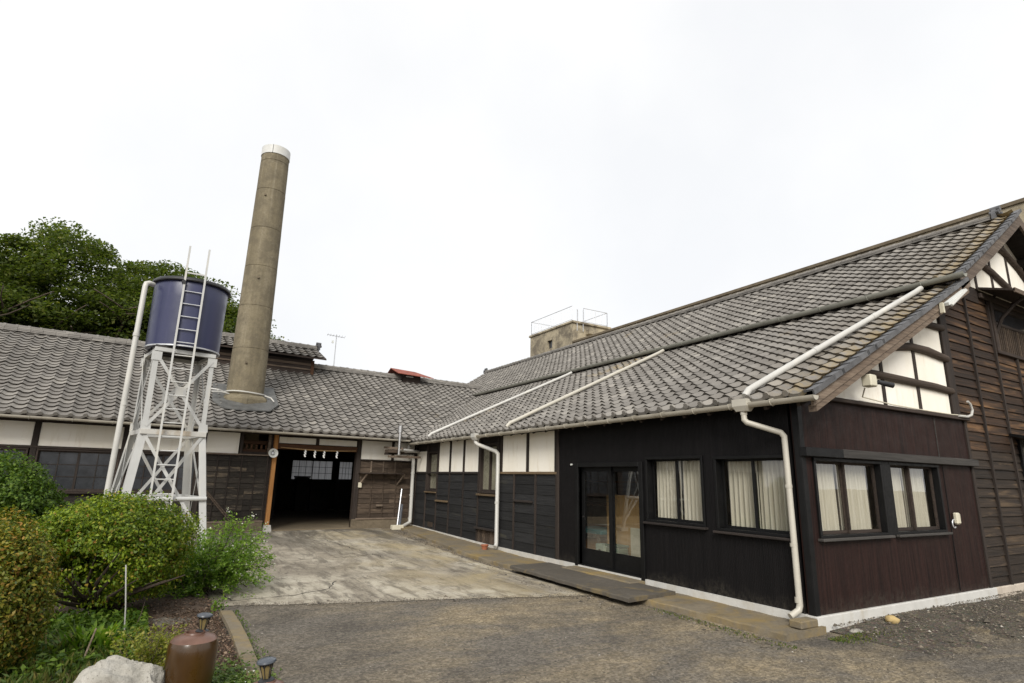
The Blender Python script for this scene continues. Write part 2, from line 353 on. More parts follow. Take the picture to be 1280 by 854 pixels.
    MAT['cream_box'] = plain('cream_plastic', (.58, .54, .42), .5, var=.08)
    MAT['terracotta'] = plain('terracotta', (.28, .095, .045), .8, var=.2, bump=.003)
    # --- garden things
    t = NT('brown_glaze'); v = t.noise(3, 6, t.mapv((2, 2, .5)), .6); c = t.ramp(v, (.3, (.032, .0145, .0025)), (.7, (.062, .029, .005)))
    zz = t.sep(t.geo.outputs['Normal'])[2]
    t.base(c).rough(t.ramp(t.noise(8, 4), (.3, .18), (.7, .4))).prop('Coat Weight', .3); MAT['glaze'] = t.m
    t = NT('brown_glaze_top'); v = t.noise(5, 6); t.base(t.ramp(v, (.35, (.075, .034, .02)), (.65, (.16, .085, .06)))).rough(.35); MAT['glaze_top'] = t.m
    t = NT('pale_rock'); v = t.noise(4.5, 9, rough=.68); c = t.ramp(v, (.3, (.26, .245, .21)), (.55, (.40, .38, .335)), (.75, (.50, .48, .44)))
    c = t.mix(t.ramp(t.vor(38), (.07, .8), (.2, 0)), c, (.12, .11, .09)); c = t.mix(t.ramp(t.noise(28, 6), (.6, 0), (.7, .6)), c, (.2, .185, .155))
    t.base(c).rough(.9).prop('Specular IOR Level', .2).bump(t.noise(9, 8, rough=.7), .03).bump(t.noise(60, 5), .008); MAT['rock'] = t.m
    MAT['stone'] = plain('loose_stone', (.36, .33, .27), .9, var=.4, scale=20)
    MAT['amber'] = plain('amber_lantern_pane', (.17, .13, .055), .25, var=.2)
    MAT['lantern'] = plain('black_lantern_metal', (.022, .024, .028), .4, .3, var=.25)
    MAT['solar'] = plain('solar_cap', (.05, .058, .07), .3, var=.2)
    MAT['bark'] = wood('bark', (.04, .03, .022), (.12, .09, .065), 'z', rowvar=.2, bump=.02)
    MAT['bark_dark'] = wood('dark_bark', (.022, .016, .012), (.07, .05, .037), 'z', rowvar=.2, bump=.01)
    def leaf(nm, stops, trans=.35, rough=.5):
        t = NT(nm); r = t.geo.outputs['Random Per Island']; c = t.ramp(r, *stops)
        c = t.mix(t.ramp(t.noise(1.3, 4), (.35, .45), (.65, 0)), c, tuple(v*.55 for v in stops[0][1]))
        tl = t.n.new('ShaderNodeBsdfTranslucent'); t.set(tl.inputs['Color'], t.mix(1, c, (1.25, 1.35, .6), 'MULTIPLY')); mx = t.n.new('ShaderNodeMixShader'); mx.inputs[0].default_value = trans
        t.base(c).rough(rough).prop('Specular IOR Level', .3); t.l.new(t.b.outputs[0], mx.inputs[1]); t.l.new(tl.outputs[0], mx.inputs[2]); t.l.new(mx.outputs[0], t.out.inputs['Surface']); MAT[nm] = t.m
    leaf('leaf_tree', ((0, (.050, .076, .016)), (.5, (.095, .130, .027)), (.85, (.14, .178, .038)), (1, (.22, .225, .058))), .5)
    leaf('leaf_round', ((0, (.030, .070, .006)), (.5, (.085, .16, .014)), (1, (.20, .29, .038))), .3)
    leaf('leaf_big', ((0, (.042, .082, .005)), (.4, (.12, .19, .009)), (.86, (.26, .33, .020)), (.96, (.36, .30, .04)), (1, (.26, .10, .025))), .3)
    leaf('leaf_brown', ((0, (.050, .078, .010)), (.45, (.145, .18, .018)), (.78, (.28, .245, .03)), (1, (.35, .18, .04))), .3)
    leaf('leaf_abelia', ((0, (.07, .15, .016)), (.5, (.17, .29, .034)), (1, (.31, .43, .07))), .42)
    leaf('leaf_bright', ((0, (.07, .15, .012)), (.5, (.16, .29, .02)), (1, (.28, .40, .04))), .4)
    leaf('leaf_yellow', ((0, (.14, .17, .025)), (.5, (.30, .32, .05)), (.85, (.42, .42, .09)), (1, (.42, .28, .07))), .45)
    leaf('leaf_grass', ((0, (.04, .08, .014)), (.4, (.10, .15, .026)), (.75, (.17, .18, .045)), (1, (.27, .2, .075))), .35)
    leaf('leaf_clover', ((0, (.05, .095, .018)), (.6, (.12, .19, .035)), (1, (.2, .26, .06))), .35)
    leaf('petal', ((0, (.6, .6, .52)), (1, (.8, .8, .76))), .3)
    leaf('litter', ((0, (.045, .027, .018)), (.4, (.11, .066, .042)), (.75, (.21, .135, .09)), (1, (.32, .24, .17))), .1, .8)
    leaf('litter_soil', ((0, (.035, .025, .018)), (1, (.11, .075, .05))), .05, .9)
    # --- ground
    t = NT('asphalt'); x, y, z = t.sep()
    b = t.noise(1.7, 8, rough=.7, dist=.3); fine = t.noise(46, 5, rough=.8); grit = t.vor(42, None, 'F1', 'Color'); gr = t.sep(grit)[0]; vd = t.vor(42)
    c = t.ramp(b, (.3, (.112, .099, .082)), (.7, (.172, .153, .127)))
    xx = t.math('ADD', t.math('MULTIPLY', x, .11), t.math('MULTIPLY', t.noise(.45, 4), .7))
    dm = t.math('MULTIPLY', t.ramp(t.noise(.62, 9, t.mapv((.7, 1.6, 1), 0, None, (0, 0, .3)), .78, .4), (.42, 0), (.60, 1)), t.ramp(xx, (.40, .16), (.82, 1.0)), True)
    c = t.mix(dm, c, t.ramp(t.noise(5, 6, rough=.7), (.3, (.20, .158, .098)), (.7, (.33, .27, .18))))
    c = t.mix(t.ramp(t.noise(.42, 9, rough=.76, dist=.2), (.38, .5), (.52, 0)), c, (.062, .056, .050))
    c = t.mix(.55, c, t.ramp(gr, (.1, .25), (.5, .5), (.92, .86)), 'OVERLAY')
    c = t.mix(t.ramp(fine, (.30, .75), (.47, 0)), c, (.04, .035, .03))
    c = t.mix(t.ramp(fine, (.58, 0), (.74, .6)), c, (.36, .33, .27))
    t.base(c).rough(.92).prop('Specular IOR Level', .2).bump(b, .02).bump(vd, .012).bump(fine, .012); MAT['asphalt'] = t.m
    t = NT('yard_concrete'); x, y, z = t.sep()
    a = t.noise(.6, 9, t.mapv((1.25, .55, 1), 0, None, (0, 0, -.12)), .68, .9); b = t.noise(3.1, 9, rough=.75, dist=.3); f = t.noise(40, 5, rough=.8); st = t.noise(2.0, 9, t.mapv((2.6, .55, 1), 0, None, (0, 0, -.1)), .72, .4)
    c = t.ramp(a, (.28, (.15, .13, .10)), (.42, (.29, .255, .20)), (.54, (.41, .37, .295)), (.70, (.56, .515, .42)))
    c = t.mix(t.ramp(st, (.40, .8), (.52, 0)), c, (.115, .10, .08))
    c = t.mix(t.ramp(b, (.38, .6), (.50, 0)), c, (.18, .155, .12))
    c = t.mix(t.ramp(b, (.58, 0), (.70, .6)), c, (.60, .56, .47))
    yel = t.math('MULTIPLY', t.ramp(t.math('MULTIPLY', x, .1), (.28, 0), (.5, 1)), t.ramp(t.noise(.8, 8, rough=.68, dist=.6), (.42, 0), (.6, .7)))
    c = t.mix(yel, c, (.36, .29, .16))
    far = t.math('MULTIPLY', t.ramp(t.math('MULTIPLY', y, .05), (.55, 0), (.80, .8)), t.ramp(t.noise(.9, 7, t.mapv((1.2, .35, 1)), .62, .7), (.44, 0), (.55, 1)))
    c = t.mix(far, c, (.085, .075, .062))
    cr = t.noise(.8, 3, None, .5, 1.2); crk_ = t.math('ABSOLUTE', t.math('SUBTRACT', cr, .5)); c = t.mix(t.math('MULTIPLY', t.ramp(crk_, (.0, .8), (.004, 0)), t.ramp(t.noise(1.1, 2), (.45, 0), (.55, 1))), c, (.05, .042, .034))
    c = t.mix(t.ramp(f, (.56, 0), (.72, .5)), c, (.56, .52, .43)); c = t.mix(t.ramp(f, (.30, .55), (.45, 0)), c, (.09, .08, .065))
    t.base(c).rough(.92).prop('Specular IOR Level', .2).bump(b, .025).bump(f, .010); MAT['yard'] = t.m
    t = NT('soil'); b = t.noise(6, 8, rough=.7); c = t.ramp(b, (.3, (.05, .035, .024)), (.6, (.12, .082, .056)), (.8, (.2, .15, .11)))
    t.base(c).rough(1).bump(b, .05).bump(t.noise(50, 4), .015); MAT['soil'] = t.m
    t = NT('gravel_bed'); b = t.noise(4, 7, rough=.7); v = t.vor(34, None, 'F1', 'Color'); c = t.ramp(b, (.3, (.045, .038, .03)), (.7, (.13, .11, .08)))
    c = t.mix(.35, c, v, 'OVERLAY'); c = t.mix(.5, c, t.ramp(b, (.3, (.05, .042, .033)), (.7, (.14, .115, .08)))); t.base(c).rough(.95).bump(t.vor(34), .02).bump(b, .05); MAT['gravel'] = t.m
build_materials()

# ================================================================ SETTING
def gz(Y): return 0.17*min(1, max(0, (Y-11)/6))
XA, YA = 6.79, 4.414                      # side wall plane and front wall plane of the long workshop
BETA = 0.085; BO = Vector((6.84, 17.4, 0))
WB = Matrix.Translation(BO) @ Matrix.Rotation(BETA, 4, 'Z')
def Bw(u, d, z): return tuple(WB @ Vector((u, d, z)))
ya = [-250, -20, 0, 3, 5, 7, 9, 11, 13, 15, 17, 40, 400]; xa = [-350, -40, -10, -4, 0, 4, 8, 14, 40, 350]
m = MB(); vs = [(x, y, gz(y)) for y in ya for x in xa]; nx = len(xa)
m.add(vs, [(j*nx+i, j*nx+i+1, (j+1)*nx+i+1, (j+1)*nx+i) for j in range(len(ya)-1) for i in range(nx-1)])
ground = tag(m.build('ground', MAT['asphalt']), 'worn brown-grey asphalt yard in front of the wooden sheds', None, None, 'structure')
# old concrete apron, ragged front edge
m = MB()
def apron(i, j, nu=110, nv=40):
    x = -5 + i*10.75
    yf = 8.62-(x-1)*.285 + .02*math.sin(x*2.1)+.012*math.sin(x*13.7+1) + .014*math.sin(x*41)+.01*math.sin(x*97)
    if x < 1: yf = 8.62 + .02*math.sin(x*9)
    yb = Bw(x-6.84, 0.3, 0)[1]+.2; y = yf+(yb-yf)*j
    return (x, y, gz(y)+.008)
m.grid(apron, 220, 46)
yard = tag(m.build('concrete_apron', MAT['yard']), 'pale cracked concrete apron between asphalt and dark entrance', None, None, 'structure')
def strip(name, pts, w, mat, parent, dz=.004):
    m = MB(); L = []; 
    for k, (x, y) in enumerate(pts):
        a = pts[max(k-1, 0)]; b = pts[min(k+1, len(pts)-1)]; t = Vector((b[0]-a[0], b[1]-a[1])).normalized(); ww = w*(.5+random.random())
        L += [(x-t.y*ww, y+t.x*ww, gz(y)+.008+dz), (x+t.y*ww, y-t.x*ww, gz(y)+.008+dz)]
    m.add(L, [(2*k, 2*k+1, 2*k+3, 2*k+2) for k in range(len(pts)-1)]); return m.build(name, mat, parent)
crk = plain('crack_dirt', (.035, .03, .025), 1)
def wob(p0, p1, n, amp): return [(p0[0]+(p1[0]-p0[0])*k/n+random.uniform(-amp, amp), p0[1]+(p1[1]-p0[1])*k/n+random.uniform(-amp, amp)) for k in range(n+1)]
strip('crack', wob((1.05, 8.95), (1.7, 8.98), 8, .02)+wob((1.75, 8.97), (2.35, 9.25), 8, .03)+wob((2.4, 9.3), (2.65, 9.9), 6, .03), .008, crk, yard)
strip('crack', wob((1.05, 8.95), (.95, 9.6), 7, .02), .007, crk, yard)
strip('crack', wob((2.2, 12.2), (4.1, 12.5), 22, .05), .009, crk, yard)
strip('crack', wob((3.4, 16.5), (4.2, 11.8), 30, .05), .008, crk, yard)
# raised walkway along the workshop, door slab, near kerb
def slabmesh(name, fn_in, fn_out, top, bot, y0, y1, n, mat, label, dx=.012):
    m = MB(); V = []; random.seed(3)
    for k in range(n+1):
        y = y0+(y1-y0)*k/n; xi, xo = fn_in(y), fn_out(y)+random.uniform(-dx, dx); zt = top(y)+random.uniform(-.004, .004)
        V += [(xi, y, zt+.008), ((xi+xo)/2, y, zt+random.uniform(-.004, .004)), (xo+.012, y, zt), (xo, y, zt-.014+random.uniform(-.004, .004)), (xo-.008, y, bot(y)), (xi, y, bot(y))]
    F = []
    for k in range(n):
        for q in range(5): F.append((6*k+q, 6*k+q+1, 6*k+6+q+1, 6*k+6+q))
    F += [tuple(range(6)), tuple(6*n+q for q in range(6))]
    m.add(V, F); return tag(m.build(name, mat, smooth=True, ang=35), label, None, None, 'structure')
slabmesh('walkway', lambda y: XA+.02, lambda y: 5.93-.05*math.sin(y*.7) + (0 if y < 12 else .05*(y-12)), lambda y: gz(y)+.075-.005*max(0, y-13), lambda y: -.1, 9.55, 17.2, 60, MAT['walk'], 'mossy raised concrete walkway along the dark boarded wall')
slabmesh('kerb', lambda y: XA+.02, lambda y: 6.06+.03*math.sin(y*1.7), lambda y: .075, lambda y: -.1, 4.32, 9.5, 44, MAT['walk'], 'low mossy concrete kerb below the front room windows', .006)
m = MB(); random.seed(5); n = 26; V = []; F = []
for k in range(n+1):
    t = k/n; y = 6.42+(9.62-6.42)*t; xo = 5.66+.06*t+random.uniform(-.012, .012); xi = 6.62-.02*t
    V += [(xi, y+.02, .128), (xo+.015, y-.06*(1-t), .125+random.uniform(-.004, .004)), (xo, y-.06*(1-t), .112), (xo-.004, y-.06*(1-t), .068), (xi, y+.02, .078)]
for k in range(n):
    for q in range(5): F.append((5*k+q, 5*k+(q+1) % 5, 5*k+5+(q+1) % 5, 5*k+5+q))
F += [(0, 1, 2, 3, 4), tuple(5*n+q for q in range(5))]
m.add(V, F); tag(m.build('doorstep_slab', MAT['slab']), 'thin dark concrete slab laid in front of glass doors', 'slab')
m = MB(); m.box(XA-.36, XA-.03, 7.2, 9.0, .08, .145, .01); tag(m.build('door_sill_step', MAT['walk']), 'narrow mossy concrete sill step under glass doors', 'step')
# loose rubble along the kerb foot, and soil/gravel heaped against the front wall
m = MB(); m.grid(lambda i, j: (6.95+i*8.5, 4.40-j*1.25, .012+(.055*(1-j)**1.5*(.6+.4*math.sin(i*9)) + .018*math.sin(i*31+j*7)*math.sin(j*3.14) + .012*math.sin(i*67)*math.sin(j*9))*min(1, i*7)-.016*j), 60, 14)
tag(m.build('gravel_bank', MAT['gravel'], smooth=True, ang=0), 'dark gravel and soil heaped along the front wall', None, None, 'stuff')

def pebbles(name, n, area, size, mat, label, seed, tags=None):
    """many small stones: one mesh of squashed octahedra"""
    r = np.random.default_rng(seed); P = np.array([area(r) for _ in range(n)]); s = size(r, n)
    base = np.array([[1,0,0],[0,1,0],[-1,0,0],[0,-1,0],[0,0,1],[0,0,-.4]], float); F = np.array([[0,1,4],[1,2,4],[2,3,4],[3,0,4],[1,0,5],[2,1,5],[3,2,5],[0,3,5]])
    V = base[None]*s[:, None, None]*r.uniform(.6, 1.3, (n, 6, 3)); V[:, :, 2] *= .65
    a = r.uniform(0, 6.28, n); c, si = np.cos(a), np.sin(a); x = V[:, :, 0]*c[:, None]-V[:, :, 1]*si[:, None]; V[:, :, 1] = V[:, :, 0]*si[:, None]+V[:, :, 1]*c[:, None]; V[:, :, 0] = x
    V += P[:, None]; me = bpy.data.meshes.new(name); me.from_pydata(V.reshape(-1, 3).tolist(), [], (F[None]+6*np.arange(n)[:, None, None]).reshape(-1, 3).tolist()); me.materials.append(mat)
    return tag(put(bpy.data.objects.new(name, me), None), label, None, None, 'stuff')
pebm = NT('pebble'); rr = pebm.rnd(); pebm.base(pebm.ramp(rr, (0, (.04, .035, .028)), (.6, (.12, .10, .075)), (.95, (.2, .17, .13)), (1, (.4, .37, .33)))).rough(.9); pebm = pebm.m
def ar1(r):
    y = 2.2+5.9*r.random()**.8; x = max(.99, r.uniform(-.3, 1.75*y+3)); return (x, y, gz(y)+.001)
pebbles('yard_grit', 16000, ar1, lambda r, n: r.lognormal(-5.5, .45, n), pebm, 'scattered small stones lying over the asphalt yard', 11)
def ar2(r):
    t = r.random()**1.6; x = r.uniform(7, 14.5); y = 4.40-t*1.3; return (x, y, .02+.05*(1-t)**1.5)
pebbles('front_gravel', 5200, ar2, lambda r, n: r.lognormal(-4.75, .5, n), pebm, 'loose dark gravel at the foot of the front wall', 12)
def ar3(r):
    y = r.uniform(4.0, 17); x = (5.98 if y < 6.3 else 5.62 if y < 9.7 else 5.88+.05*max(0, y-12))-abs(r.normal(0, .16)); return (x, y, gz(y)+.006)
pebbles('kerb_rubble', 2200, ar3, lambda r, n: r.lognormal(-4.95, .6, n), pebm, 'crumbled grit gathered along the kerb and walkway foot', 13)
from mathutils import noise as MN
def ar4(r):
    x = r.uniform(1.0, 5.8); y = 8.62-(x-1)*.285+r.normal(0, .09); return (x, y, gz(y)+.008)
pebbles('apron_edge_grit', 2600, ar4, lambda r, n: r.lognormal(-5.2, .5, n), pebm, 'loose grit along the edge between asphalt and concrete apron', 14)
def clod(name, c, s, mat, seed, label, cat, n=3, sq=(1, 1, .7), rough=.25):
    bm = bmesh.new(); bmesh.ops.create_icosphere(bm, subdivisions=n, radius=1); o3 = Vector((seed*3.1, seed*1.7, seed*.9))
    for v in bm.verts:
        d = v.co.copy(); k = 1+rough*(MN.noise(d*1.3+o3)*1.1+MN.noise(d*2.9+o3)*.5+abs(MN.noise(d*5+o3))*.32-MN.noise(d*11+o3)*.12)
        w = Vector((d.x*sq[0], d.y*sq[1], d.z*sq[2]))*s*k; v.co = w
    me = bpy.data.meshes.new(name); bm.to_mesh(me); bm.free(); me.materials.append(mat); me.shade_smooth()
    if n >= 4: me.set_sharp_from_angle(angle=math.radians(38))
    o = bpy.data.objects.new(name, me); o.matrix_basis = Matrix.Translation(c); return tag(put(o, None), label, cat)
yst = plain('yellow_stone', (.42, .31, .14), .9, var=.3, bump=.004)
clod('yellow_stone', (7.95, 4.18, .075), .075, yst, 4, 'small yellow stone at the foot of the white foundation', 'stone')
clod('flat_stone', (7.2, 4.2, .02), .08, MAT['rock'], 8, 'flat pale chip of stone by the foundation corner', 'stone', 2, (1.3, .7, .3))

# ================================================================ roof helpers
TW, TE = .265, .235
def tile_geom(eave=False):
    n = 8; L = TE+.06; pz = lambda s: .024*(math.cos(2*math.pi*s)+.28*math.cos(4*math.pi*s))
    xs = [k/n for k in range(n+1)]; V = []
    for s in xs: V.append((s*TW*1.012, 0, pz(s)+.036))
    for s in xs: V.append((s*TW*1.012, L, pz(s)*.96-.004))
    dep = .026 if not eave else .058
    for s in xs: V.append((s*TW*1.012, .022 if not eave else 0, pz(s)+.034-dep))
    F = [(k, k+1, n+1+k+1, n+1+k) for k in range(n)]+[(2*n+2+k, 2*n+2+k+1, k+1, k) for k in range(n)]
    if eave:   # underside strip so the lip reads as solid, plus the round boss on the roll
        b = len(V)
        for s in xs: V.append((s*TW*1.012, .03, pz(s)+.034-dep))
        F += [(b+k, b+k+1, 2*n+2+k+1, 2*n+2+k) for k in range(n)]
        b = len(V); R = .044
        for yy in (-.012, .02):
            for q in range(8): a = math.pi/4*q; V.append((R*math.cos(a)+.004, yy, .044+R*math.sin(a)))
        F += [(b+q, b+(q+1) % 8, b+8+(q+1) % 8, b+8+q) for q in range(8)]+[(b, b+7, b+6, b+5), (b+5, b+4, b+1, b), (b+4, b+3, b+2, b+1)]
    return V, F
TG = [tile_geom(False), tile_geom(True)]
def tme(k):
    V, F = TG[k]; me = bpy.data.meshes.new('tile'); me.from_pydata(V, [], F); me.shade_smooth(); me.set_sharp_from_angle(angle=math.radians(45)); me.materials.append(MAT['tile']); return me
TILE_ME = [tme(0), tme(1)]
def joined(name, geom, mats, mat, parent, local):
    V, F = geom; V = np.array(V); nv = len(V); n = len(mats)
    M4 = np.array([[list(r) for r in m] for m in mats]); P = np.einsum('nij,vj->nvi', M4[:, :3, :3], V)+M4[:, None, :3, 3]
    Fs = (np.array(F)[None]+nv*np.arange(n)[:, None, None]).reshape(-1, 4)
    me = bpy.data.meshes.new(name); me.from_pydata(P.reshape(-1, 3).tolist(), [], Fs.tolist()); me.shade_smooth(); me.set_sharp_from_angle(angle=math.radians(45)); me.materials.append(mat)
    return tag(put(bpy.data.objects.new(name, me), parent, local), kind='stuff')
def basis(O, a, s, n):
    m = Matrix((a, s, n)).transposed().to_4x4(); m.translation = O; return m
def project(p):
    d = Vector(p)-Vector((0, 0, HC)); w = d.dot(fw)
    return (640+FPX*d.dot(rt)/w, 427-FPX*d.dot(up)/w, w) if w > .1 else (-1e4, -1e4, 1)
def lay(O, h, a, zf, x0, x1, cols, keep, jit, seed):
    """tile matrices; the roof climbs along h with height zf(x), columns run along a; O.z is ignored"""
    r = random.Random(seed); out = []; x = x0; j = 0; Zv = Vector((0, 0, 1))
    while x < x1:
        sl_ = (zf(x+.06)-zf(x))/.06; c_ = 1/math.hypot(1, sl_); s = h*c_+Zv*(sl_*c_); n = a.cross(s)
        base = Vector((O.x, O.y, 0))+h*(x-x0)+Zv*zf(x)
        for i in cols:
            P = base+a*(i*TW); c = P+a*(TW/2)+s*(TE/2)
            if not keep(c): continue
            P = P+n*(r.uniform(-1, 1)*jit+.006*math.sin(i*.31+j*.17))+s*(r.uniform(-1, 1)*jit*1.2)
            aa = (a+n*r.uniform(-.015, .015)+s*r.uniform(-.012, .012)).normalized(); nn = aa.cross(s).normalized(); ss = nn.cross(aa)
            out.append((basis(P, aa, ss, nn), c, j == 0))
        x += TE*c_; j += 1
    return out
def halfpipe(m, p0, p1, r, seg=8, th=.006):
    p0, p1 = Vector(p0), Vector(p1); t = (p1-p0).normalized(); sd = t.cross(Vector((0, 0, 1))).normalized(); V = []; F = []
    for p in (p0, p1):
        for rr in (r, r-th):
            for k in range(seg+1): a = math.pi*k/seg; V.append(tuple(p+sd*math.cos(a)*rr-Vector((0, 0, 1))*math.sin(a)*rr))
    q = seg+1
    for k in range(seg):
        F += [(k, k+1, 2*q+k+1, 2*q+k), (q+k, q+k+1, 3*q+k+1, 3*q+k), (k, k+1, q+k+1, q+k), (2*q+k, 2*q+k+1, 3*q+k+1, 3*q+k)]
    F += [(0, q, 3*q, 2*q), (seg, q+seg, 3*q+seg, 2*q+seg)]
    return m.add(V, F)
def cap_mesh(L=.27, r=.085):
    m = MB(); n = 8; V = []
    for y, rr in ((0, r*1.04), (L*.8, r*.98), (L*.8, r*1.14), (L*1.03, r*1.14)):
        for k in range(n+1): a = math.pi*k/n; V.append((rr*math.cos(a), y, rr*math.sin(a)))
    q = n+1; F = [(g*q+k, g*q+k+1, (g+1)*q+k+1, (g+1)*q+k) for g in range(3) for k in range(n)]
    F += [tuple(range(q)), tuple(3*q+k for k in range(q))]
    m.add(V, F); return m.mesh('ridge_cap', MAT['tile'], smooth=True, ang=50)
CAP = cap_mesh()
def ridge(parent, local, p0, p1, mat, layers=4, w=.33, name='ridge'):
    """stacked flat ridge tiles with round caps"""
    p0, p1 = Vector(p0), Vector(p1); t = (p1-p0).normalized(); sd = t.cross(Vector((0, 0, 1))).normalized(); L = (p1-p0).length; m = MB(); r = random.Random(1)
    for q in range(layers):
        ww = w-.028*q; k = 0; x = 0
        while x < L:
            x2 = min(L, x+.29); z0 = q*.043; dz = r.uniform(-.003, .003)
            V = [tuple(p0+t*xx+sd*yy+Vector((0, 0, zz+dz))) for xx in (x+.003, x2-.003) for yy, zz in ((-ww/2, z0), (ww/2, z0), (ww/2-.012, z0+.036), (-ww/2+.012, z0+.036))]
            m.add(V, [(3, 2, 1, 0), (4, 5, 6, 7), (0, 1, 5, 4), (1, 2, 6, 5), (2, 3, 7, 6), (3, 0, 4, 7)]); x = x2
    o = m.build(name, mat, parent, local)
    n = int(L/.27); top = layers*.043-.01
    for k in range(n): inst('ridge_cap', CAP, o, basis(p0+t*(k*L/n)+Vector((0, 0, top+r.uniform(-.004, .004))), sd, t, sd.cross(t)), local)
    return o
def holes_wall(m, u0, u1, z0, z1, holes, o0, o1):
    us = sorted({u0, u1, *[h[0] for h in holes], *[h[1] for h in holes]}); zs = sorted({z0, z1, *[h[2] for h in holes], *[h[3] for h in holes]})
    for a, b in zip(us, us[1:]):
        for c, d in zip(zs, zs[1:]):
            if any(h[0] <= (a+b)/2 <= h[1] and h[2] <= (c+d)/2 <= h[3] for h in holes): continue
            m.box(a, b, o0, o1, c, d)
    return m
def pleats(f, u0, u1, z0, z1, o, mat, parent, local=False, amp=.022, per=.075, seed=0):
    r = random.Random(seed); n = max(8, int((u1-u0)/.009)); ph = 0; xs = []; off = []
    for i in range(n+1):
        x = u0+(u1-u0)*i/n; ph += 2*math.pi*.009/(per*r.uniform(.7, 1.4)); xs.append(x); off.append(amp*math.sin(ph)*(1+.4*math.sin(i*.05)))
    m = MB(f); V = []
    for z, k in ((z0, 1.15), (z0+.5*(z1-z0), .95), (z1, .6)):
        for x, q in zip(xs, off): V.append((x, o+q*k, z))
    m.add(V, [(g*(n+1)+i, g*(n+1)+i+1, (g+1)*(n+1)+i+1, (g+1)*(n+1)+i) for g in range(2) for i in range(n)])
    return m.build('curtain', mat, parent, local, smooth=True, ang=0, fix=False)
def window(parent, f, u0, u1, z0, z1, frame, sashm, pane, local=False, ns=2, fw_=.055, sw=.045, deep=.06, curtain=True, sill=True, sillm=None, bars=None, name='window', flip=False, seed=0, out=.03):
    m = MB(f)
    m.box(u0, u1, -deep-.05, out, z1-fw_, z1, .004); m.box(u0, u1, -deep-.05, out, z0, z0+fw_*.8, .004)
    m.box(u0, u0+fw_, -deep-.05, out-.002, z0+fw_*.8, z1-fw_, .004); m.box(u1-fw_, u1, -deep-.05, out-.002, z0+fw_*.8, z1-fw_, .004)
    w = m.build(name, frame, parent, local)
    a, b, c, d = u0+fw_, u1-fw_, z0+fw_*.8, z1-fw_; L = (b-a)/ns
    for k in range(ns):
        o0 = -deep+(.0 if (k % 2) ^ flip else -.032); p, q = a+L*k-(.012 if k else 0), a+L*(k+1)+(.012 if k < ns-1 else 0)
        s = MB(f); s.box(p, q, o0-.028, o0, d-sw*.8, d); s.box(p, q, o0-.028, o0, c, c+sw*1.1); s.box(p, p+sw, o0-.028, o0, c+sw*1.1, d-sw*.8); s.box(q-sw, q, o0-.028, o0, c+sw*1.1, d-sw*.8)
        if bars:
            nc, nr = bars
            for e in range(1, nc): x = p+sw+(q-p-2*sw)*e/nc; s.box(x-.008, x+.008, o0-.022, o0-.003, c+sw*1.1, d-sw*.8)
            for e in range(1, nr): zz = c+sw*1.1+(d-c-sw*1.9)*e/nr; s.box(p+sw, q-sw, o0-.022, o0-.005, zz-.008, zz+.008)
        sh = s.build('sash', sashm, w, local)
        if bars:
            nc, nr = bars
            for e in range(nc):
                for g in range(nr):
                    x0 = p+sw+(q-p-2*sw)*e/nc; x1 = p+sw+(q-p-2*sw)*(e+1)/nc; y0 = c+sw*1.1+(d-c-sw*1.9)*g/nr; y1 = c+sw*1.1+(d-c-sw*1.9)*(g+1)/nr; tl = random.uniform(-.003, .003)
                    mm = MB(f); mm.add([(x0, o0-.016+tl, y0), (x1, o0-.016-tl, y0), (x1, o0-.014-tl, y1), (x0, o0-.014+tl, y1)], [(0, 1, 2, 3)]); mm.build('pane', pane, w, local)
        else:
            mm = MB(f); mm.add([(p+sw-.003, o0-.014, c+sw*1.1-.003), (q-sw+.003, o0-.014, c+sw*1.1-.003), (q-sw+.003, o0-.014, d-sw*.8+.003), (p+sw-.003, o0-.014, d-sw*.8+.003)], [(0, 1, 2, 3)]); mm.build('pane', pane, w, local)
        if curtain: pleats(f, p+.02, q-.02, c+.01, d-.01, -deep-.13, MAT['curtain'], w, local, seed=seed*7+k)
    if sill: s = MB(f); s.box(u0-.03, u1+.03, -.02, out+.05, z0-.035, z0-.002, .006); s.build('sill', sillm or frame, w, local)
    return w

# ================================================================ LONG WORKSHOP (right)
A = thing('wooden_workshop', 'long dark wooden workshop with two-tier grey tiled roof and white-curtained windows', 'building', (XA, YA, 0))
fA = lambda u, o, z: (XA-o, u, z)
fE = lambda u, o, z: (u, YA-o, z)
# ---- roof planes
E1X, E1Z = 6.45, 2.71                      # lower eave; both slopes sag a little, as old roofs do
E2X, E2Z = 10.85, 5.075                      # upper eave
z1 = lambda x: E1Z+.497*(x-E1X)+.0012*(x-E1X)**2
z2 = lambda x: E2Z+.59*(x-E2X)+.0105*(x-E2X)**2
RX = 14.0; RZ = z2(RX); VY = 3.95; FY = 26.4
def bz(p):                                   # height of the shed roof over a plan point
    l = WB.inverted() @ Vector((p[0], p[1], 0)); d = min(l.y, 9.2-l.y); return 2.80+.519*(d+.6), l
def slab(m, pts, th):                        # sloped slab from top polygon
    n = len(pts); m.add(list(pts)+[(x, y, z-th) for x, y, z in pts], [tuple(range(n)), tuple(range(n, 2*n))[::-1]]+[(i, (i+1) % n, n+(i+1) % n, n+i) for i in range(n)]); return m
m = MB(); XS = [E1X+.03]+[6.9+.6*k for k in range(7)]+[11.06]
for xa_, xb in zip(XS, XS[1:]): slab(m, [(xa_, VY+.05, z1(xa_)-.03), (xb, VY+.05, z1(xb)-.03), (xb, 17.2+(xb-E1X)*1.04, z1(xb)-.03), (xa_, 17.2+(xa_-E1X)*1.04, z1(xa_)-.03)], .06)
lower = m.build('lower_roof', MAT['dark_y'], A)
m = MB(); XS = [E2X+.03, 11.5, 12.1, 12.7, 13.3, RX]; mir = lambda x: 2*RX-x
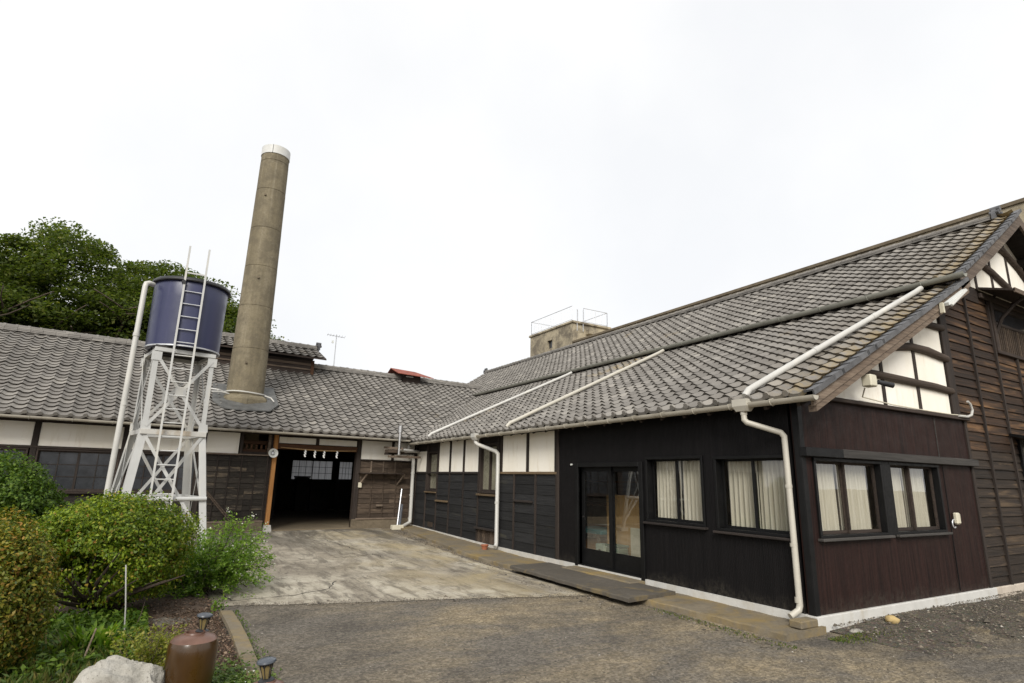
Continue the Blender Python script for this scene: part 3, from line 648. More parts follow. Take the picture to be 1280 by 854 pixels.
for xa_, xb in zip(XS, XS[1:]):
    slab(m, [(xa_, VY+.05, z2(xa_)-.03), (xb, VY+.05, z2(xb)-.03), (xb, FY-.05, z2(xb)-.03), (xa_, FY-.05, z2(xa_)-.03)], .06)
    slab(m, [(mir(xb), VY+.05, z2(xb)-.031), (mir(xa_), VY+.05, z2(xa_)-.031), (mir(xa_), FY-.05, z2(xa_)-.031), (mir(xb), FY-.05, z2(xb)-.031)], .06)
upper = m.build('upper_roof', MAT['dark_y'], A)
a1 = Vector((0, -1, 0)); HX = Vector((1, 0, 0))
O1 = Vector((E1X, VY+.10+TW, E1Z)); O2 = Vector((E2X, VY+.10+TW, E2Z))
def keepA(c):
    zb, l = bz(c); return c.x < 11.1 and (zb < c.z+.10 or l.y < -.65)
T1 = [(t, lower) for t in lay(O1, HX, a1, z1, E1X, 11.0, range(0, -72, -1), keepA, .004, 1)]
def keepU(c):
    zb, l = bz(c); return c.x < RX-.04 and (zb < c.z+.15 or not (-1 < l.y < 10)) and c.y < FY
T2 = [(t, upper) for t in lay(O2, HX, a1, z2, E2X, RX-.1, range(0, -86, -1), keepU, .004, 2)]
def place_tiles(T, n_single, W=None, local=False):
    def key(e):
        c = (W @ e[0][1]) if W else e[0][1]; px, py, w = project(c); vis = -20 < px < 1300 and -20 < py < 874
        return (0 if vis else 1, w)
    T = sorted(T, key=key)
    for (mt, c, ev), par in T[:n_single]: inst('eave_tile' if ev else 'tile', TILE_ME[1 if ev else 0], par, mt, local)
    rest = {}
    for (mt, c, ev), par in T[n_single:]: rest.setdefault((par.name, ev), (par, []))[1].append(mt)
    for (pn, ev), (par, ms) in rest.items(): joined('eave_tiles' if ev else 'tiles', TG[1 if ev else 0], ms, MAT['tile'], par, local)
place_tiles(T1+T2, 300)
# east slope, seen only from beyond
joined('tiles', TG[0], [t[0] for t in lay(Vector((2*RX-E2X, VY+.1, 0)), -HX, Vector((0, 1, 0)), z2, E2X, RX-.1, range(0, 84), lambda c: c.x > RX+.05, .004, 3)], MAT['tile'], upper, False)
# verge tiles: dark flat pieces stepping up both front verges, with a hanging flange
def verge(parent, zf, x0, x1, name='verge_tile'):
    mm = MB(); mm.add([(-.0, -.012, .054), (.125, -.012, .050), (.125, TE+.05, .030), (0, TE+.05, .040), (0, -.012, -.02), (0, TE+.05, -.025), (.02, -.012, -.02), (.02, TE+.05, -.025), (.125, -.012, .02), (.125, TE+.05, 0), (.02, -.012, .035), (.02, TE+.05, .01)],
           [(0, 1, 2, 3), (0, 3, 5, 4), (4, 5, 7, 6), (6, 7, 11, 10), (10, 11, 9, 8), (8, 9, 2, 1), (0, 4, 6, 10), (0, 10, 8, 1), (3, 2, 9, 11), (3, 11, 7, 5)])
    me = mm.mesh(name, MAT['tile_dark']); r = random.Random(4)
    x = x0
    while x < x1:
        sl_ = (zf(x+.06)-zf(x))/.06; c_ = 1/math.hypot(1, sl_); s = Vector((c_, 0, sl_*c_)); n = Vector((-sl_*c_, 0, c_))
        mt = Matrix((Vector((0, 1, 0)), s, n)).transposed().to_4x4(); mt.translation = Vector((x, VY-.005, zf(x)))+n*r.uniform(-.003, .003); inst(name, me, parent, mt); x += TE*c_
verge(lower, z1, E1X, 11.0)
verge(upper, z2, E2X, RX-.05)
# ridge with stacked tiles and end ornament
rd = ridge(A, False, (RX, VY+.44, RZ-.03), (RX, FY-.1, RZ-.03), MAT['ridge'], 2, .34)
def ornament(parent, p, d, local=False, k=1.):
    m = MB(); t = Vector(d)
    P = [(-.20, -.06), (.20, -.06), (.19, .10), (.13, .22), (.06, .27), (-.06, .27), (-.13, .22), (-.19, .10)]
    sd = t.cross(Vector((0, 0, 1)))
    V = [tuple(Vector(p)+sd*a*k+Vector((0, 0, b*k))+t*w) for w in (0, .10*k) for a, b in P]; n = len(P)
    m.add(V, [tuple(range(n)), tuple(range(n, 2*n))]+[(i, (i+1) % n, n+(i+1) % n, n+i) for i in range(n)])
    o = m.build('ridge_end_ornament', MAT['tile_dark'], parent, local)
    for a, b, r in ((0, .27, .085), (-.11, .14, .06), (.11, .14, .06)):
        mm = MB(); q = Vector(p)+sd*a*k+Vector((0, 0, b*k)); mm.tube([tuple(q-t*.05*k), tuple(q+t*.17*k)], [r*k, r*k], 10); mm.build('boss', MAT['tile_dark'], o, local, smooth=True)
ornament(A, (RX, VY+.42, RZ+.02), (0, -1, 0), False, .72); ornament(A, (RX, FY-.05, RZ+.02), (0, 1, 0), False, .72)
# ---- gutters
m = MB(); halfpipe(m, (E1X-.015, VY-.02, 2.68), (E1X-.015, 10.2, 2.665), .062); halfpipe(m, (E1X-.015, 10.2, 2.665), (E1X-.015, 17.0, 2.655), .062)
g1 = m.build('gutter', MAT['gutter'], A, smooth=True, ang=50)
mm = MB(); mm.prism([(.062*math.cos(math.pi*k/8), -.062*math.sin(math.pi*k/8)) for k in range(9)], 0, .008, 'xzy'); capm = mm.mesh('end_cap', MAT['gutter'])
inst('end_cap', capm, g1, Matrix.Translation((E1X-.015, VY-.02, 2.68)))
for y in np.arange(4.5, 16.9, .62):
    mm = MB(); zc = 2.68-.002*(y-4)
    mm.tube([(E1X-.015+.068*math.cos(a), y, zc-.068*math.sin(a)) for a in np.linspace(-.1, math.pi, 7)]+[(E1X+.14, y, zc+.05)], .007, 5); mm.build('gutter_bracket', MAT['gutter'], g1)
for y in (7.3, 10.2, 13.2):
    mm = MB(); halfpipe(mm, (E1X-.015, y-.03, 2.68-.002*(y-4)), (E1X-.015, y+.03, 2.68-.002*(y-4)), .067, 8, .004); mm.build('gutter_joint', MAT['gutter'], g1, smooth=True, ang=50)
m = MB(); halfpipe(m, (E2X-.05, VY-.08, 5.085), (E2X-.05, 22.2, 5.06), .075)
g2 = m.build('upper_gutter', MAT['gutter_dark'], A, smooth=True, ang=50)
for y in np.arange(4.5, 22, .9):
    mm = MB(); mm.tube([(E2X-.05+.08*math.cos(a), y, 5.08-.08*math.sin(a)) for a in np.linspace(-.1, math.pi, 7)]+[(E2X+.14, y, 5.11)], .008, 5); mm.build('gutter_bracket', MAT['gutter_dark'], g2)
for y in (7.1, 11.2, 15.3):
    mm = MB(); halfpipe(mm, (E2X-.05, y-.04, 5.079), (E2X-.05, y+.04, 5.079), .081, 8, .004); mm.build('gutter_joint', MAT['gutter_dark'], g2, smooth=True, ang=50)
# rain pipes lying on the lower roof
def roofpipe(y0, x0, y1, x1, r, mat, label):
    up_ = .075+r*.6; P = [(x0-.06, y0, z1(x0-.06)+up_*.5), (x0+.02, y0+(y1-y0)*.02, z1(x0+.02)+up_)]
    P += [(x0+(x1-x0)*t, y0+(y1-y0)*t, z1(x0)+(z1(x1)-z1(x0))*t+up_-.0*math.sin(math.pi*t)) for t in (.15, .3, .5, .7, .85, .97)]+[(x1+.02, y1, z1(x1)+up_+.02)]
    m = MB(); m.tube(P, r, 12); o = m.build('roof_pipe', mat, A, smooth=True, ang=60)
    for t in (.34, .68):
        pt = lambda t: Vector((x0+(x1-x0)*t, y0+(y1-y0)*t, z1(x0)+(z1(x1)-z1(x0))*t+up_-.0*math.sin(math.pi*t))); a = pt(t-.012); b = pt(t+.012); mm = MB(); mm.tube([tuple(a), tuple(b)], r*1.12, 12); mm.build('coupling', mat, o, smooth=True, ang=60)
roofpipe(4.94, 6.56, 4.50, 10.70, .045, MAT['pvc'], '')
roofpipe(11.2, 6.56, 10.5, 10.70, .042, MAT['pvc_beige'], '')
roofpipe(15.75, 6.60, 14.45, 10.70, .042, MAT['pvc'], '')
# downspouts
def downspout(pts, r, mat, head=None, couplings=()):
    m = MB(); m.tube(pts, r, 12); o = m.build('downspout', mat, A, smooth=True, ang=60)
    if head:
        mm = MB(); x, y, z = head
        mm.add([(x+dx*.085, y+dy*.11, z) for dx in (-1, 1) for dy in (-1, 1)]+[(x+dx*.055, y+dy*.075, z-.155) for dx in (-1, 1) for dy in (-1, 1)]+[(x+dx*.085, y+dy*.11, z-.09) for dx in (-1, 1) for dy in (-1, 1)],
               [(0, 1, 3, 2), (0, 1, 9, 8), (1, 3, 11, 9), (3, 2, 10, 11), (2, 0, 8, 10), (8, 9, 5, 4), (9, 11, 7, 5), (11, 10, 6, 7), (10, 8, 4, 6), (4, 5, 7, 6)]); mm.build('rain_head', mat, o)
    for p, q in couplings:
        mm = MB(); mm.tube([p, q], r*1.14, 12); mm.build('coupling', mat, o, smooth=True, ang=60)
xw = XA-.075
downspout([(E1X-.015, 4.93, 2.60), (E1X-.015, 4.93, 2.47), (E1X+.0, 4.90, 2.43), (xw-.02, 4.60, 2.30), (xw, 4.57, 2.25), (xw, 4.56, .27), (xw-.02, 4.565, .22), (xw-.14, 4.60, .155)], .038, MAT['pvc_beige'],
          (E1X-.015, 4.93, 2.73), [((xw, 4.57, 1.62), (xw, 4.57, 1.66)), ((xw, 4.57, .93), (xw, 4.57, .97)), ((xw, 4.57, .30), (xw, 4.57, .36)), ((E1X-.015, 4.93, 2.53), (E1X-.015, 4.93, 2.60))])
downspout([(E1X-.015, 12.55, 2.60), (E1X-.015, 12.55, 2.50), (E1X+.02, 12.5, 2.45), (xw-.03, 11.98, 2.28), (xw, 11.93, 2.22), (xw, 11.9, .25), (xw-.02, 11.88, .2), (xw-.05, 11.86, .17)], .047, MAT['pvc'], (E1X-.015, 12.55, 2.71), [((xw, 11.92, 1.1), (xw, 11.92, 1.15))])
downspout([(E1X+.0, 17.05, 2.62), (E1X+.0, 17.05, 2.4), (xw-.1, 17.12, 2.25), (xw-.06, 17.12, 2.15), (xw-.06, 17.1, .42), (xw-.08, 17.08, .33), (xw-.35, 16.9, .24), (xw-.5, 16.8, .22)], .055, MAT['pvc'], None, [((xw-.06, 17.12, k), (xw-.06, 17.12, k+.05)) for k in (1.75, 1.1, .42)])
# ---- foundation
m = MB()
m.prism([(4.40, -.1), (4.40, .172), (9.62, .172), (9.62, -.1)], XA-.035, XA+.12, 'yzx'); fd = m.build('foundation', MAT['found'], A)
m = MB(); m.prism([(9.62, -.1), (9.62, .168), (12.5, .165), (17.3, .252), (17.5, .252), (17.5, -.1)], XA-.03, XA+.12, 'yzx'); m.build('foundation', MAT['found_far'], A)
m = MB(); m.box(XA-.036, 11.42, 4.372, 4.55, -.1, .173, .008); m.build('foundation', MAT['found'], A)
m = MB(); m.box(11.42, 17.1, 4.38, 4.55, -.1, .17, .01); m.build('foundation', plain('pinkish_foundation', (.48, .42, .35), .9, var=.12, dirt=(.3, .25, .19)), A)
# ---- front room: grooved siding with openings
DW = (7.29, 8.93, .0, 1.90)
SW = [(5.955, 7.14, 1.045, 2.05), (4.60, 5.755, 1.02, 2.03)]
m = MB(fA); holes_wall(m, 4.55, 9.6, .173, 2.70, [(7.29, 8.93, .173, 1.90)]+SW, -.10, 0)
m.build('side_siding', MAT['siding_shaded_side'], A)
EW = [(7.0, 8.56, 1.03, 2.0), (8.74, 10.16, 1.03, 2.0)]
m = MB(fE); holes_wall(m, XA+.0, 11.33, .174, 2.74, EW, -.10, .0)
m.build('front_siding', MAT['siding_lit_end'], A)
for f, a, b in ((fA, 4.414, 4.49), (fE, XA-.012, XA+.075)):
    m = MB(f); m.box(a, b, -.02, .012 if f is fE else .014, .174, 2.70, .003); m.build('corner_trim', MAT['black_y'], A)
m = MB(fE); m.box(11.27, 11.35, -.02, .022, .174, 2.76, .004); m.build('corner_trim', MAT['dark_z'], A)
m = MB(fA); m.box(9.57, 9.64, -.03, .02, .173, 2.70, .004); m.build('corner_trim', MAT['dark_z'], A)
m = MB(fE); m.box(XA-.01, 11.36, -.02, .075, 2.745, 2.80, .006); m.build('capping_board', MAT['dark_x'], A)
m = MB(fE); m.box(XA-.03, 7.55, .0, .10, 2.005, 2.115, .006); m.build('canopy_board', MAT['black_y'], A)
m = MB(fE); m.box(7.55, 11.36, .0, .095, 2.01, 2.118, .006); m.build('canopy_board', MAT['canopy'], A)
m = MB(fE); m.box(10.27, 10.285, .0, .012, 2.12, 2.74); m.build('joint_strip', MAT['canopy'], A)
m = MB(fE); m.tube([(10.31, .012, .2), (10.32, .012, 2.0)], .006, 5); m.build('joint_strip', MAT['black_y'], A)
for k, w in enumerate(SW): window(A, fA, *w, MAT['black_y'], MAT['black_y'], MAT['glass'], seed=k, sillm=MAT['dark_y'], fw_=.042, sw=.034, flip=True)
for k, w in enumerate(EW): window(A, fE, *w, MAT['black_y'], MAT['dark_x'], MAT['glass'], seed=k+4, sillm=MAT['canopy'], fw_=.04, sw=.036)
m = MB(fE); m.box(8.56, 8.74, -.01, .028, 1.0, 2.0, .004); m.build('mullion_post', MAT['black_y'], A)
# wall-mounted utility box with cable loop
m = MB(fE); m.box(10.42, 10.53, .0, .07, 1.13, 1.30, .02); ub = m.build('utility_box', MAT['cream_box'], A)
m = MB(fE); m.tube([(10.40+.05*math.cos(a), .02, 1.14+.06*math.sin(a)) for a in np.linspace(.3, 5.4, 14)], .009, 6); m.build('cable_loop', MAT['rung'], ub, smooth=True)
# glass sliding doors
m = MB(fA); m.box(7.20, 7.29, -.12, .04, .07, 1.98, .005); m.box(8.93, 9.02, -.12, .04, .15, 1.98, .005); m.box(7.29, 8.93, -.12, .04, 1.90, 1.98, .005); m.box(7.29, 8.93, -.12, .03, .14, .185, .005)
dr = m.build('door', MAT['black_y'], A)
for k, (a, b, o) in enumerate(((8.085, 8.93, -.06), (7.29, 8.14, -.095))):
    s = MB(fA); s.box(a, a+.075, o-.03, o, .185, 1.90); s.box(b-.075, b, o-.03, o, .185, 1.90); s.box(a+.075, b-.075, o-.03, o, 1.82, 1.90); s.box(a+.075, b-.075, o-.03, o, .185, .46)
    d = s.build('door_leaf', MAT['black_y'], dr); s = MB(fA); s.box(a+.07, b-.07, o-.018, o-.013, .455, 1.825); s.build('pane', MAT['glass_door'], dr)
    s = MB(fA); hx = b-.035 if k == 0 else b-.035; s.tube([(hx, o, 1.0), (hx, o+.008, 1.0)], .022, 10); s.build('door_pull', MAT['chrome'], dr)
m = MB(fA); m.tube([(9.15, 0, 1.95), (9.15, .03, 1.95)], .018, 8); m.build('door_sensor', MAT['white_box'], A)
# room behind the glass
m = MB(); m.box(XA+.13, 10.85, 4.55, 13.0, .02, .12); m.build('interior_floor', MAT['floor_in'], A)
m = MB(); m.box(10.85, 10.95, 4.52, 13.1, .1, 2.6); m.box(XA+.15, 10.85, 13.0, 13.1, .1, 2.6); m.box(XA+.15, 10.85, 4.55, 13.0, 2.58, 2.66); m.build('interior_wall', MAT['interior'], A)
# ---- boarded side wall behind the front room
fb = lambda u: .165 if u < 12.5 else .165+(u-12.5)*.0181
m = MB(fA); holes_wall(m, 9.64, 17.5, .2, 2.72, [(12.12, 12.96, 1.33, 2.48), (15.58, 16.34, 1.26, 2.40)], -.14, -.05); m.build('backing_wall', MAT['dark_y'], A)
posts = [9.70, 10.77, 11.92, 12.06, 13.01, 13.89, 14.74, 15.55, 16.35, 17.25]
pan = [(9.73, 10.73), (10.81, 11.87), (13.06, 13.85), (13.93, 14.70), (14.78, 15.51), (16.40, 17.21)]
for a, b in pan:
    m = MB(fA); m.box(a, b, -.05, -.022, 1.815, 2.64 if b < 16 else 2.42, .004); m.build('plaster_panel', MAT['plaster'], A)
for u in posts:
    m = MB(fA); m.box(u-.045, u+.045, -.05, .004, 1.80, 2.70, .006); m.build('post', MAT['dark_z'], A)
m = MB(fA); m.box(9.64, 12.0, -.05, .012, 1.765, 1.812, .005); m.build('rail', MAT['tan_wood'], A)
m = MB(fA); m.box(13.0, 17.25, -.05, .012, 1.765, 1.812, .005); m.build('rail', MAT['dark_y'], A)
m = MB(fA); m.box(9.64, 17.3, -.05, .03, 2.64, 2.72, .005); m.build('wall_plate', MAT['dark_y'], A)
bats = [9.68, 10.44, 11.31, 11.98, 13.03, 13.88, 14.73, 15.57, 16.36, 17.22]
def lapboard(f, u0, u1, z0, z1, mat, parent, local=False, th=.024, base=-.03, r=random):
    w = r.uniform(-.004, .004); m = MB(f); a, b = base+th+r.uniform(-.003, .004), base+.004
    m.add([(u0, base-.012, z0-.014), (u1, base-.012, z0-.014+w), (u1, a, z0-.014+w), (u0, a, z0-.014), (u0, base-.012, z1), (u1, base-.012, z1+w), (u1, b, z1+w), (u0, b, z1), ((u0+u1)/2, a+r.uniform(-.003, .005), z0-.014+w/2+r.uniform(-.004, .004))],
          [(0, 1, 5, 4), (4, 5, 6, 7), (0, 3, 7, 4), (1, 2, 6, 5), (3, 8, 7), (8, 6, 7), (8, 2, 6), (0, 1, 8), (0, 8, 3), (1, 2, 8)])
    return m.build('board', mat, parent, local)
random.seed(21)
win2 = (12.06, 13.0)
for i, (a, b) in enumerate(zip(bats, bats[1:])):
    top = 1.30 if abs(a-11.98) < .1 else 1.22 if abs(a-15.57) < .1 else 1.765
    z = fb((a+b)/2)+.012; nrow = max(1, round((top-z)/.195)); h = (top-z)/nrow
    for k in range(nrow):
        if abs(a-11.98) < .1 and k == 0: continue
        lapboard(fA, a+.012, b-.012, z+k*h, z+(k+1)*h, MAT['boards_side'], A, th=.015)
for u in bats:
    m = MB(fA); m.box(u-.02, u+.02, -.04, .012, fb(u)+.01, 1.765 if abs(u-11.98) > .01 else 1.3, .004); m.build('batten', MAT['dark_z'], A)
for (a, b, z, o, mt) in ((14.75, 15.55, 1.03, .05, 'tan_wood'), (10.55, 11.31, 1.2, .03, 'dark_y'), (12.08, 13.06, .50, .07, 'dark_y'), (12.05, 13.05, 1.275, .05, 'tan_wood')):
    m = MB(fA); m.box(a, b, -.02, o, z-.025, z+.02, .005); m.build('ledge', MAT[mt], A)
for k in range(7):
    m = MB(fA); u = 12.14+k*.125; m.box(u, u+.115, -.03, -.012, .18, .46, .003); m.build('slat', MAT['boards_brown'], A)
m = MB(fA); m.box(15.75, 16.1, -.02, -.002, .29, .42, .004); m.build('vent_hatch', MAT['boards_brown'], A)
window(A, fA, 12.10, 12.98, 1.31, 2.50, MAT['dark_z'], MAT['dark_z'], MAT['glass_frost'], ns=2, curtain=False, sill=False, deep=.05, fw_=.05, out=.0)
window(A, fA, 15.58, 16.34, 1.26, 2.40, MAT['dark_z'], MAT['dark_z'], MAT['glass_frost'], ns=1, curtain=False, sill=True, deep=.05, fw_=.05, out=.0, sillm=MAT['tan_wood'])
# soffit rafters under the lower eave
for y in np.arange(4.2, 16.9, .455):
    m = MB(); m.bar((E1X+.05, y, z1(E1X+.05)-.125), (XA+.2, y, z1(XA+.2)-.125), .05, .07); m.build('rafter', MAT['dark_x'], A)
# ---- front gable of the lower tier: plaster, studs and curved beams
ru = lambda x: z1(x)-.10
m = MB(); m.prism([(XA+.2, 2.79), (10.95, 2.79), (10.95, ru(10.95)), (XA+.2, ru(XA+.2))], YA-.0+.012, YA+.07, 'xzy'); m.build('gable_backing', MAT['dark_x'], A)
def gpanel(poly): 
    m = MB(); m.prism(poly, YA-.012, YA+.011, 'xzy'); m.build('plaster_panel', MAT['plaster'], A)
cols = [(7.32, 8.85), (8.92, 9.86), (9.93, 10.87)]
for a, b in cols:
    gpanel([(a, 2.80), (b, 2.80), (b, ru(b)), (a, ru(a) if ru(a) > 2.80 else 2.801)])
for x in (8.885, 9.895):
    m = MB(); m.prism([(x-.036, 2.80), (x+.036, 2.80), (x+.036, ru(x)), (x-.036, ru(x))], YA-.03, YA+.0, 'xzy'); m.build('stud', MAT['dark_z'], A)
def log(pts, r, mat='dark_x', name='beam', y=YA-.03):
    m = MB(); m.tube([(x, y, z) for x, z in pts], r, 8); o = m.build(name, MAT[mat], A, smooth=True, ang=50)
    return o
log([(8.05, 3.22), (8.5, 3.245), (9.1, 3.235), (9.8, 3.23), (10.4, 3.225), (10.95, 3.2)], [.04, .055, .064, .062, .064, .06], 'beam')
log([(9.02, 3.70), (9.4, 3.735), (9.8, 3.80), (10.3, 3.80), (10.95, 3.74)], [.04, .055, .065, .07, .062], 'beam')
log([(9.95, 4.16), (10.3, 4.26), (10.95, 4.27)], [.04, .058, .062], 'beam')
m = MB(fE); m.box(10.90, 11.12, -.06, .05, 2.80, ru(10.9)+.0, .01); m.build('post', MAT['dark_z'], A)
# ---- front wall of the main tier: lapped boards between battens
m = MB(); m.prism([(11.05, .16), (16.95, .16), (16.95, z2(11.05)-.1), (RX, RZ-.12), (11.05, z2(11.05)-.1)], YA+.03, YA+.12, 'xzy'); m.build('backing_wall', MAT['dark_x'], A)
random.seed(33); ROWH = .152
seams = [11.15, 12.05, 13.0, 13.92, 14.85, 15.8, 16.9]
for k in range(33):
    z0 = .175+k*ROWH; j = 0
    while j < len(seams)-1:
        span = 1 if random.random() < .45 else 2; e = min(len(seams)-1, j+span); a, b = seams[j], seams[e]
        if z0 < 2.70 and a < 11.3: a = 11.345
        if 4.15 < z0 < 5.1 and b > 13.1: b = 13.05
        if z0 > 5.05 and a < 11.4: pass
        if 1.0 < z0 < 2.5 and b > 13.35: b = 13.3
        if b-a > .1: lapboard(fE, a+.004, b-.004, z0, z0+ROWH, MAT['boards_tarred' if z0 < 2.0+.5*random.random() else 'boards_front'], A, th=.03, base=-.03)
        j = e
for u, zt in ((12.05, 5.1), (13.0, 5.05), (13.92, 4.15), (14.85, 4.15)):
    m = MB(fE); m.box(u-.022, u+.022, -.02, .03, .17, zt, .004); m.build('batten', MAT['dark_z'], A)
# upper window with pent roof, lattice and brackets
m = MB(fE); m.box(12.70, 16.2, .0, .05, 5.13, 5.22, .006); m.build('rail', MAT['dark_x'], A)
m = MB(); slab(m, [(12.70, YA-.55, 5.17), (16.2, YA-.55, 5.17), (16.2, YA-.02, 5.34), (12.70, YA-.02, 5.34)], .04); pr_ = m.build('pent_roof', MAT['dark_x'], A)
m = MB(fE); m.box(12.70, 16.2, .53, .56, 5.10, 5.19, .004); m.build('fascia', MAT['grey_wood'], pr_)
for u in (13.15, 14.6):
    m = MB(fE); m.tube([(u, .02, 4.5), (u+.02, .14, 4.78), (u+.05, .34, 5.0), (u+.06, .48, 5.10)], .03, 6); m.build('bracket', MAT['dark_z'], pr_, smooth=True)
m = MB(fE); m.box(13.04, 13.14, -.02, .05, 4.12, 5.15, .005); m.box(13.14, 15.8, -.02, .045, 4.12, 4.18, .005); m.box(13.14, 15.8, -.02, .02, 5.02, 5.12, .005); wf = m.build('lattice_window', MAT['dark_x'], A)
for k in range(30): m = MB(fE); u = 13.17+k*.085; m.box(u, u+.035, -.015, .01, 4.18, 4.72); m.build('slat', MAT['boards_brown'], wf)
m = MB(fE); m.box(13.14, 15.8, -.018, .018, 4.70, 4.75); m.build('rail', MAT['dark_x'], wf)
m = MB(fE); m.box(13.14, 15.8, -.025, -.018, 4.18, 5.02); m.build('pane', MAT['glass_dark'], wf)
# lower pent roof and dark opening beside it
m = MB(); slab(m, [(12.95, YA-.42, 2.53), (16.4, YA-.42, 2.53), (16.4, YA-.02, 2.64), (12.95, YA-.02, 2.64)], .05); pr2 = m.build('pent_roof', MAT['black_y'], A)
m = MB(fE); m.box(13.30, 13.38, -.02, .03, 1.0, 2.55, .005); m.box(13.38, 15.9, -.02, .03, 1.0, 1.08, .005); wf = m.build('shuttered_window', MAT['black_y'], A)
m = MB(fE); m.box(13.38, 15.9, -.03, -.01, 1.08, 2.55); m.build('pane', MAT['glass_dark'], wf)
# upper gable: plaster, studs, bowed tie beam, purlins, bargeboards
gu = lambda x: z2(RX-abs(x-RX))-.10
m = MB(); m.prism([(11.45, 5.02), (12.68, 5.02), (12.68, gu(12.68)), (11.45, gu(11.45))], YA+.0, YA+.03, 'xzy'); m.build('gable_backing', MAT['dark_x'], A)
for a, b in ((12.36, 12.62), (12.69, 13.36), (13.43, 14.2), (14.27, 15.1), (15.17, 15.9)):
    gpanel([(a, 5.30), (b, 5.30), (b, gu(b))]+([(RX, gu(RX))] if a < RX < b else [])+[(a, gu(a))])
for x in (12.655, 13.395, 14.235, 15.135):
    m = MB(); m.prism([(x-.035, 5.28), (x+.035, 5.28), (x+.035, gu(x)), (x-.035, gu(x))], YA-.03, YA, 'xzy'); m.build('stud', MAT['dark_z'], A)
log([(12.35, 5.92), (12.8, 5.88), (13.4, 5.76), (14.0, 5.58), (14.6, 5.40), (15.2, 5.32)], [.05, .065, .07, .07, .07, .065], 'beam')
log([(13.0, 6.36), (13.5, 6.42), (14.1, 6.38), (14.7, 6.15), (15.2, 5.85)], [.06, .07, .075, .07, .065], 'beam')
def barge(xs, zf, depth, mat='grey_wood', y0=VY+.035, y1=VY+.075, name='bargeboard', off=.06):
    m = MB(); V = []; n = len(xs)
    for x in xs:
        V += [(x, y0, zf(x)-off), (x, y0, zf(x)-off-depth), (x, y1, zf(x)-off-depth), (x, y1, zf(x)-off)]
    F = [(4*k+q, 4*k+(q+1) % 4, 4*k+4+(q+1) % 4, 4*k+4+q) for k in range(n-1) for q in range(4)]+[(0, 1, 2, 3), tuple(4*n-4+q for q in range(4))]
    m.add(V, F); return m.build(name, MAT[mat], A)
XL = list(np.linspace(E1X+.03, 11.25, 9)); XU = list(np.linspace(E2X+.05, RX, 7))
barge(XL, z1, .13, off=.03)
barge([x+.06 for x in XL[:-1]]+[11.2], lambda x: z1(x)-.11, .08, y0=VY+.05, y1=VY+.15)
barge(XU, z2, .24, 'old_grey', off=.03); barge([2*RX-x for x in XU], lambda x: z2(2*RX-x), .24, 'old_grey', y0=VY+.036, y1=VY+.076, off=.03)
for x in np.arange(7.2, 11, .62):
    m = MB(); m.box(x, x+.09, VY+.08, YA+.1, z1(x)-.21, z1(x)-.11, .008); m.build('purlin', MAT['grey_wood'], A)
for x in (11.5, 12.3, 13.1, 14.0, 14.9, 15.7):
    m = MB(); zz = gu(x)-.01; m.box(x-.06, x+.06, VY+.08, YA+.02, zz-.13, zz, .008); m.build('purlin', MAT['dark_y'], A)
# lamp, junction box with floodlight, cable and hook on the front gable
m = MB(); m.box(7.78, 7.93, YA-.43, YA-.3, 2.93, 3.09, .015); jb = m.build('junction_box', MAT['cream_box'], A)
m = MB(); m.tube([(7.93, YA-.37, 3.0), (8.03, YA-.39, 3.0)], .025, 8); m.tube([(8.02, YA-.39, 3.01), (8.10, YA-.43, 2.99), (8.20, YA-.48, 2.97)], [.028, .035, .038], 10); m.build('spot_lamp', MAT['iron'], jb, smooth=True)
P0 = Vector((10.05, VY-.045, z1(10.05)-.10)); P1 = Vector((10.75, VY-.045, z1(10.75)-.10))
m = MB(); m.bar(P0, P1, .07, .05); tl_ = m.build('tube_lamp', MAT['white_box'], A)
m = MB(); m.tube([tuple(P0+Vector((.05, -.05, -.02))), tuple(P1+Vector((-.05, -.05, -.02)))], .018, 8); m.build('tube', MAT['pvc'], tl_, smooth=True)
m = MB(); m.bar(P0+Vector((-.06, .04, .02)), P0+Vector((-.06, .04, -.14)), .05, .05); m.build('lamp_bracket', MAT['cream_box'], tl_)
m = MB(fE); m.tube([(7.85, .30, 2.92), (8.2, .07, 2.86), (9.0, .06, 2.82), (9.9, .06, 2.81), (10.8, .06, 2.81), (11.2, .08, 2.82)], .009, 6); m.build('cable', MAT['cream_box'], A, smooth=True)
m = MB(fE); m.tube([(10.95, .08, 2.80), (11.2, .10, 2.80), (11.36, .10, 2.84), (11.42, .10, 2.92), (11.38, .10, 3.02), (11.30, .10, 3.06)], .02, 8); m.build('conduit_hook', MAT['pvc'], A, smooth=True)
# hidden walls that close the volume
m = MB(); m.box(11.05, 11.15, 4.55, 26.2, .1, 5.14); m.build('main_wall', MAT['dark_y'], A)
m = MB(); m.box(16.85, 16.95, 4.55, 26.2, .0, 5.14); m.prism([(11.05, .1), (16.95, .1), (16.95, z2(11.05)-.1), (RX, RZ-.12), (11.05, z2(11.05)-.1)], 26.2, 26.3, 'xzy'); m.build('main_wall', MAT['dark_y'], A)

